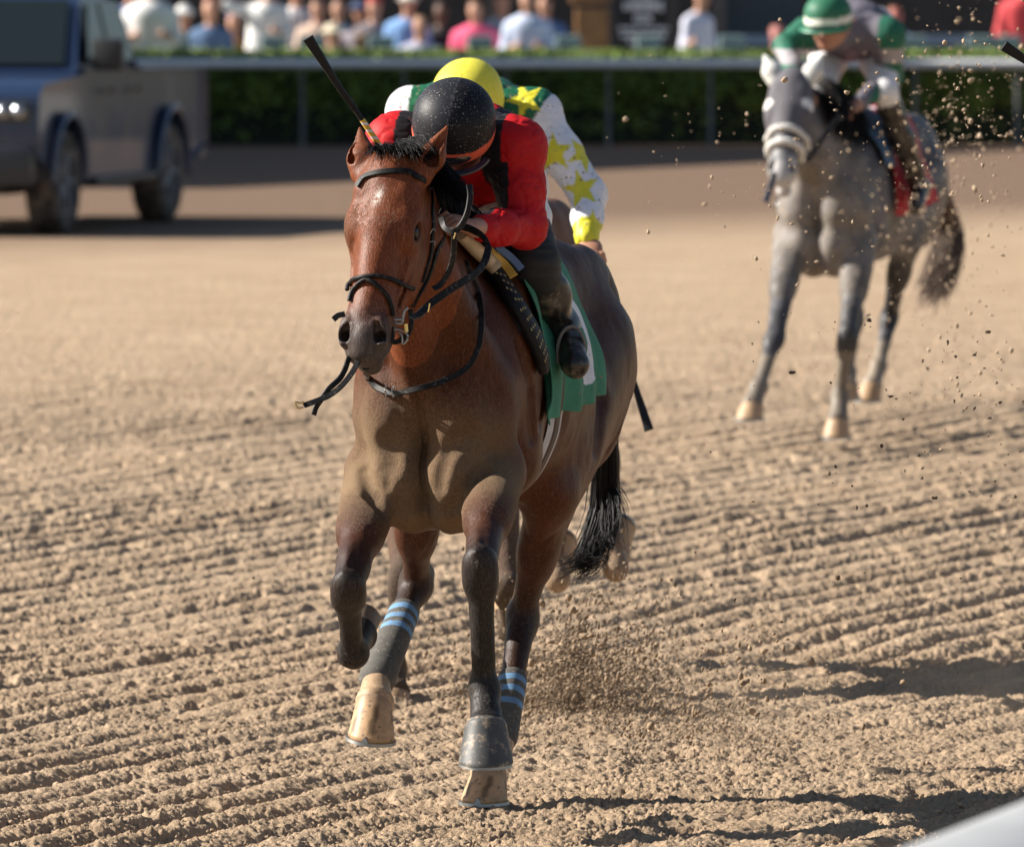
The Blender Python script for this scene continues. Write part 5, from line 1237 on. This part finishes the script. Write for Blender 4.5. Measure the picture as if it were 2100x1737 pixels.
mb = MB(); mb.box(WT(-1.0, 0, .97), (.04, .46, .15), R=A([WT.B, WT.L, U_]), bev=.03)
for k in range(5): mb.box(WT(-1.035, 0, .87+.05*k), (.01, .43, .012), R=A([WT.B, WT.L, U_]))
mb.build('grille', M_plast, tk)
mb = MB(); mb.box(WT(4.87, 0, .60), (.08, .95, .10), R=A([WT.B, WT.L, U_]), bev=.04); mb.build('rear_bumper', M_rim, tk, smooth=True)
mb = MB(); mb.box(WT(1.9, 0, .42), (2.4, .60, .10), R=A([WT.B, WT.L, U_])); mb.build('chassis', M_plast, tk)
mb = MB(); mb.box(WT(4.84, .86, 1.0), (.03, .07, .17), R=A([WT.B, WT.L, U_]), bev=.02); mb.build('tail_lamp', plain('red_lamp', (.35, .02, .02), .2), tk)

# ------------------------------------------------------------------ near rail, bottom right corner
rl = empty('near_rail', (0.7, 15, 0), 'broad white rail cut off by the bottom right corner, close to the lens', 'rail')
dR = A([math.sin(math.radians(15.3)), math.cos(math.radians(15.3)), 0]); sR = A([dR[1], -dR[0], 0]); p0 = px(2000, 1684, 15.1); mb = MB(); m_ = 60
prof = [(-.02, -.10), (-.03, -.03), (-.005, .0), (.06, .018), (.16, .02), (.27, .0), (.34, -.05), (.36, -.12), (.33, -.12), (.25, -.03), (.06, -.02), (.0, -.04), (.0, -.10)]
V = [p0+dR*s+sR*a+U_*z for s in np.linspace(-20, 30, m_) for a, z in prof]; k = len(prof)
mb.add(V, [(i*k+j, i*k+(j+1) % k, (i+1)*k+(j+1) % k, (i+1)*k+j) for i in range(m_-1) for j in range(k)]); mb.build('rail_cover', plain('shaded_rail_cover', (.33, .34, .35), .6, ns=5, namp=.12), rl, smooth=True)  # white cover coloured grey, standing in for its turn away from the sun
for i in range(8):
    b_ = p0+dR*(-17+6*i)+sR*.18; mb = MB(); mb.tube(spline([A([b_[0]+sR[0]*.45, b_[1]+sR[1]*.45, -.05]), A([b_[0]+sR[0]*.35, b_[1]+sR[1]*.35, .5]), b_+U_*0], 10), .035, 10); mb.build('post', M_white, rl, smooth=True)

# ------------------------------------------------------------------ thrown dirt
def clods(name, pts, rad, mat, label=None, cat=None, seed=1, el=1.0):
    g = np.random.default_rng(seed); bm = bmesh.new(); bmesh.ops.create_icosphere(bm, subdivisions=1, radius=1.0); Vb = A([v.co[:] for v in bm.verts]); Fb = A([[v.index for v in f.verts] for f in bm.faces]); bm.free()
    N = len(pts); sc = np.asarray(rad)[:, None, None]*(1+.45*g.normal(size=(N, len(Vb), 1)).clip(-1, 1)); an = 1+.4*g.normal(size=(N, 1, 3)).clip(-1, 1)
    V = (np.asarray(pts)[:, None, :]+Vb[None]*sc*an).reshape(-1, 3); Q = (Fb[None]+np.arange(N)[:, None, None]*len(Vb)).reshape(-1, 3)
    o = mesh_np(name, V, Q, mat, smooth=False); tag(o, label, cat, kind='stuff'); return o
g = np.random.default_rng(11)
def blob(n, u, v, su, sv, Y, sy): 
    U = g.normal(u, su, n); Vv = g.normal(v, sv, n); Yy = g.normal(Y, sy, n); return A([px(a, b, c) for a, b, c in zip(U, Vv, Yy)])
P = [blob(420, 1900, 380, 110, 190, 42, 2.5), blob(420, 1985, 270, 70, 110, 34, 3), blob(360, 1900, 460, 60, 80, 43, 2.5), blob(160, 1960, 700, 70, 150, 33, 2), blob(220, 1650, 350, 180, 120, 32, 2.5), blob(60, 2000, 60, 70, 60, 33, 2)]
P = np.concatenate(P); rad = .0016+.0062*g.random(len(P))**3.5; P = P[P[:, 2] > .03]; rad = rad[:len(P)]
M_clod = plain('thrown_soil', (.40, .30, .205), .95, ns=60, namp=.35)
clods('flying_dirt', P, rad, M_clod, 'pale grains of dirt flying between the bay and the grey horse', 'dirt')
P = np.concatenate([blob(90, 1800, 1050, 170, 160, 29.0, .7), blob(60, 1960, 820, 80, 80, 29.5, .6), blob(30, 1700, 720, 200, 60, 29, .5)]); P = P[P[:, 2] > .03]; rad = .0015+.0055*g.random(len(P))**3
clods('flying_clods', P, rad, plain('dark_soil', (.12, .085, .055), .95, ns=60, namp=.3), 'dark clods of dirt flying low at the right', 'dirt', seed=2)
# splash of soil behind the hind hooves
n = 13000; th = g.random(n)*2*math.pi; hgt = np.abs(g.normal(0, .13, n)); rr = np.abs(g.normal(0, .16, n))*(1+1.2*hgt/.13*.4)
c0 = gp(1135, 1455); P = np.stack([c0[0]+.05+rr*np.cos(th)*1.1+.25*hgt, c0[1]+rr*np.sin(th)*1.5, hgt*(1+.5*noise2(th*3, rr*8, 3))+.005], 1); cl_ = noise3(P, 11, 5); P = P[cl_ > .42]
n2 = 5000; Q_ = np.stack([g.normal(.42, .30, n2), c0[1]-1.2+g.normal(0, .6, n2), np.abs(g.normal(0, .07, n2))], 1); Q_ = Q_[noise3(Q_, 7, 6) > .52]; Q_[:, 2] += .0
P = np.concatenate([P, Q_]); rad = .0014+.0050*g.random(len(P))**2.6
clods('dirt_splash', P, rad, plain('kicked_soil', (.22, .155, .098), .95, ns=60, namp=.35), 'burst of brown dirt kicked up behind the hind hooves', 'dirt', seed=3)
P = np.concatenate([blob(130, 1180, 1330, 80, 60, 30.2, .5), blob(70, 1500, 1340, 90, 45, 29.6, .4), blob(60, 1420, 1420, 150, 60, 29.0, .4)]); P = P[P[:, 2] > .01]; rad = .0025+.009*g.random(len(P))**3
clods('tumbling_clods', P, rad, plain('clod_soil', (.27, .19, .12), .95, ns=60, namp=.35), 'larger tan clods tumbling out of the burst behind the hind hooves', 'dirt', seed=5)
# loose crumbs lying on the raked surface
n = 9000; yy = 26.6+9*g.random(n)**1.6; xx = (g.random(n)*2-1)*yy*.055; P = np.stack([xx, yy, g.random(n)*.012-.022+.004], 1); rad = .002+.006*g.random(n)**4
clods('loose_crumbs', P, rad, plain('crumb_soil', (.38, .275, .18), .95, ns=60, namp=.3), 'loose crumbs of soil lying on the raked track', 'dirt', seed=4)

# drifting dust low over the kicked up soil
mb = MB(); mb.box((1.0, 30.0, .30), (1.5, 1.5, .30)); hz = mb.build('dust_cloud', None); tag(hz, 'thin tan dust drifting low behind the hooves', 'dust', kind='stuff')
m = bpy.data.materials.new('dust_air'); m.use_nodes = True; t = m.node_tree; t.nodes.clear(); ou = nd(t, 'ShaderNodeOutputMaterial'); pv = nd(t, 'ShaderNodeVolumePrincipled')
pv.inputs['Color'].default_value = (.80, .60, .42, 1); tc = nd(t, 'ShaderNodeTexCoord').outputs['Object']; n = noise_node(t, 2.2, 4, .6, tc); g_ = nd(t, 'ShaderNodeSeparateXYZ'); t.links.new(tc, g_.inputs[0])
r = ramp(t, n.outputs[0], [(.48, (0,)*3), (.72, (1,)*3)]); mr = nd(t, 'ShaderNodeMapRange'); mr.inputs['From Min'].default_value = .6; mr.inputs['From Max'].default_value = .05; t.links.new(g_.outputs[2], mr.inputs[0])
gr = nd(t, 'ShaderNodeVectorMath', operation='DISTANCE'); gr.inputs[1].default_value = (1.0, 30.0, .1); t.links.new(tc, gr.inputs[0]); mg = nd(t, 'ShaderNodeMapRange'); mg.inputs['From Min'].default_value = 1.4; mg.inputs['From Max'].default_value = .3; t.links.new(gr.outputs['Value'], mg.inputs[0])
m1 = nd(t, 'ShaderNodeMath', operation='MULTIPLY'); t.links.new(r.outputs[0], m1.inputs[0]); t.links.new(mr.outputs[0], m1.inputs[1]); m2 = nd(t, 'ShaderNodeMath', operation='MULTIPLY'); t.links.new(m1.outputs[0], m2.inputs[0]); t.links.new(mg.outputs[0], m2.inputs[1])
m3 = nd(t, 'ShaderNodeMath', operation='MULTIPLY'); m3.inputs[1].default_value = .22; t.links.new(m2.outputs[0], m3.inputs[0]); t.links.new(m3.outputs[0], pv.inputs['Density']); t.links.new(pv.outputs[0], ou.inputs['Volume'])
hz.data.materials.append(m)
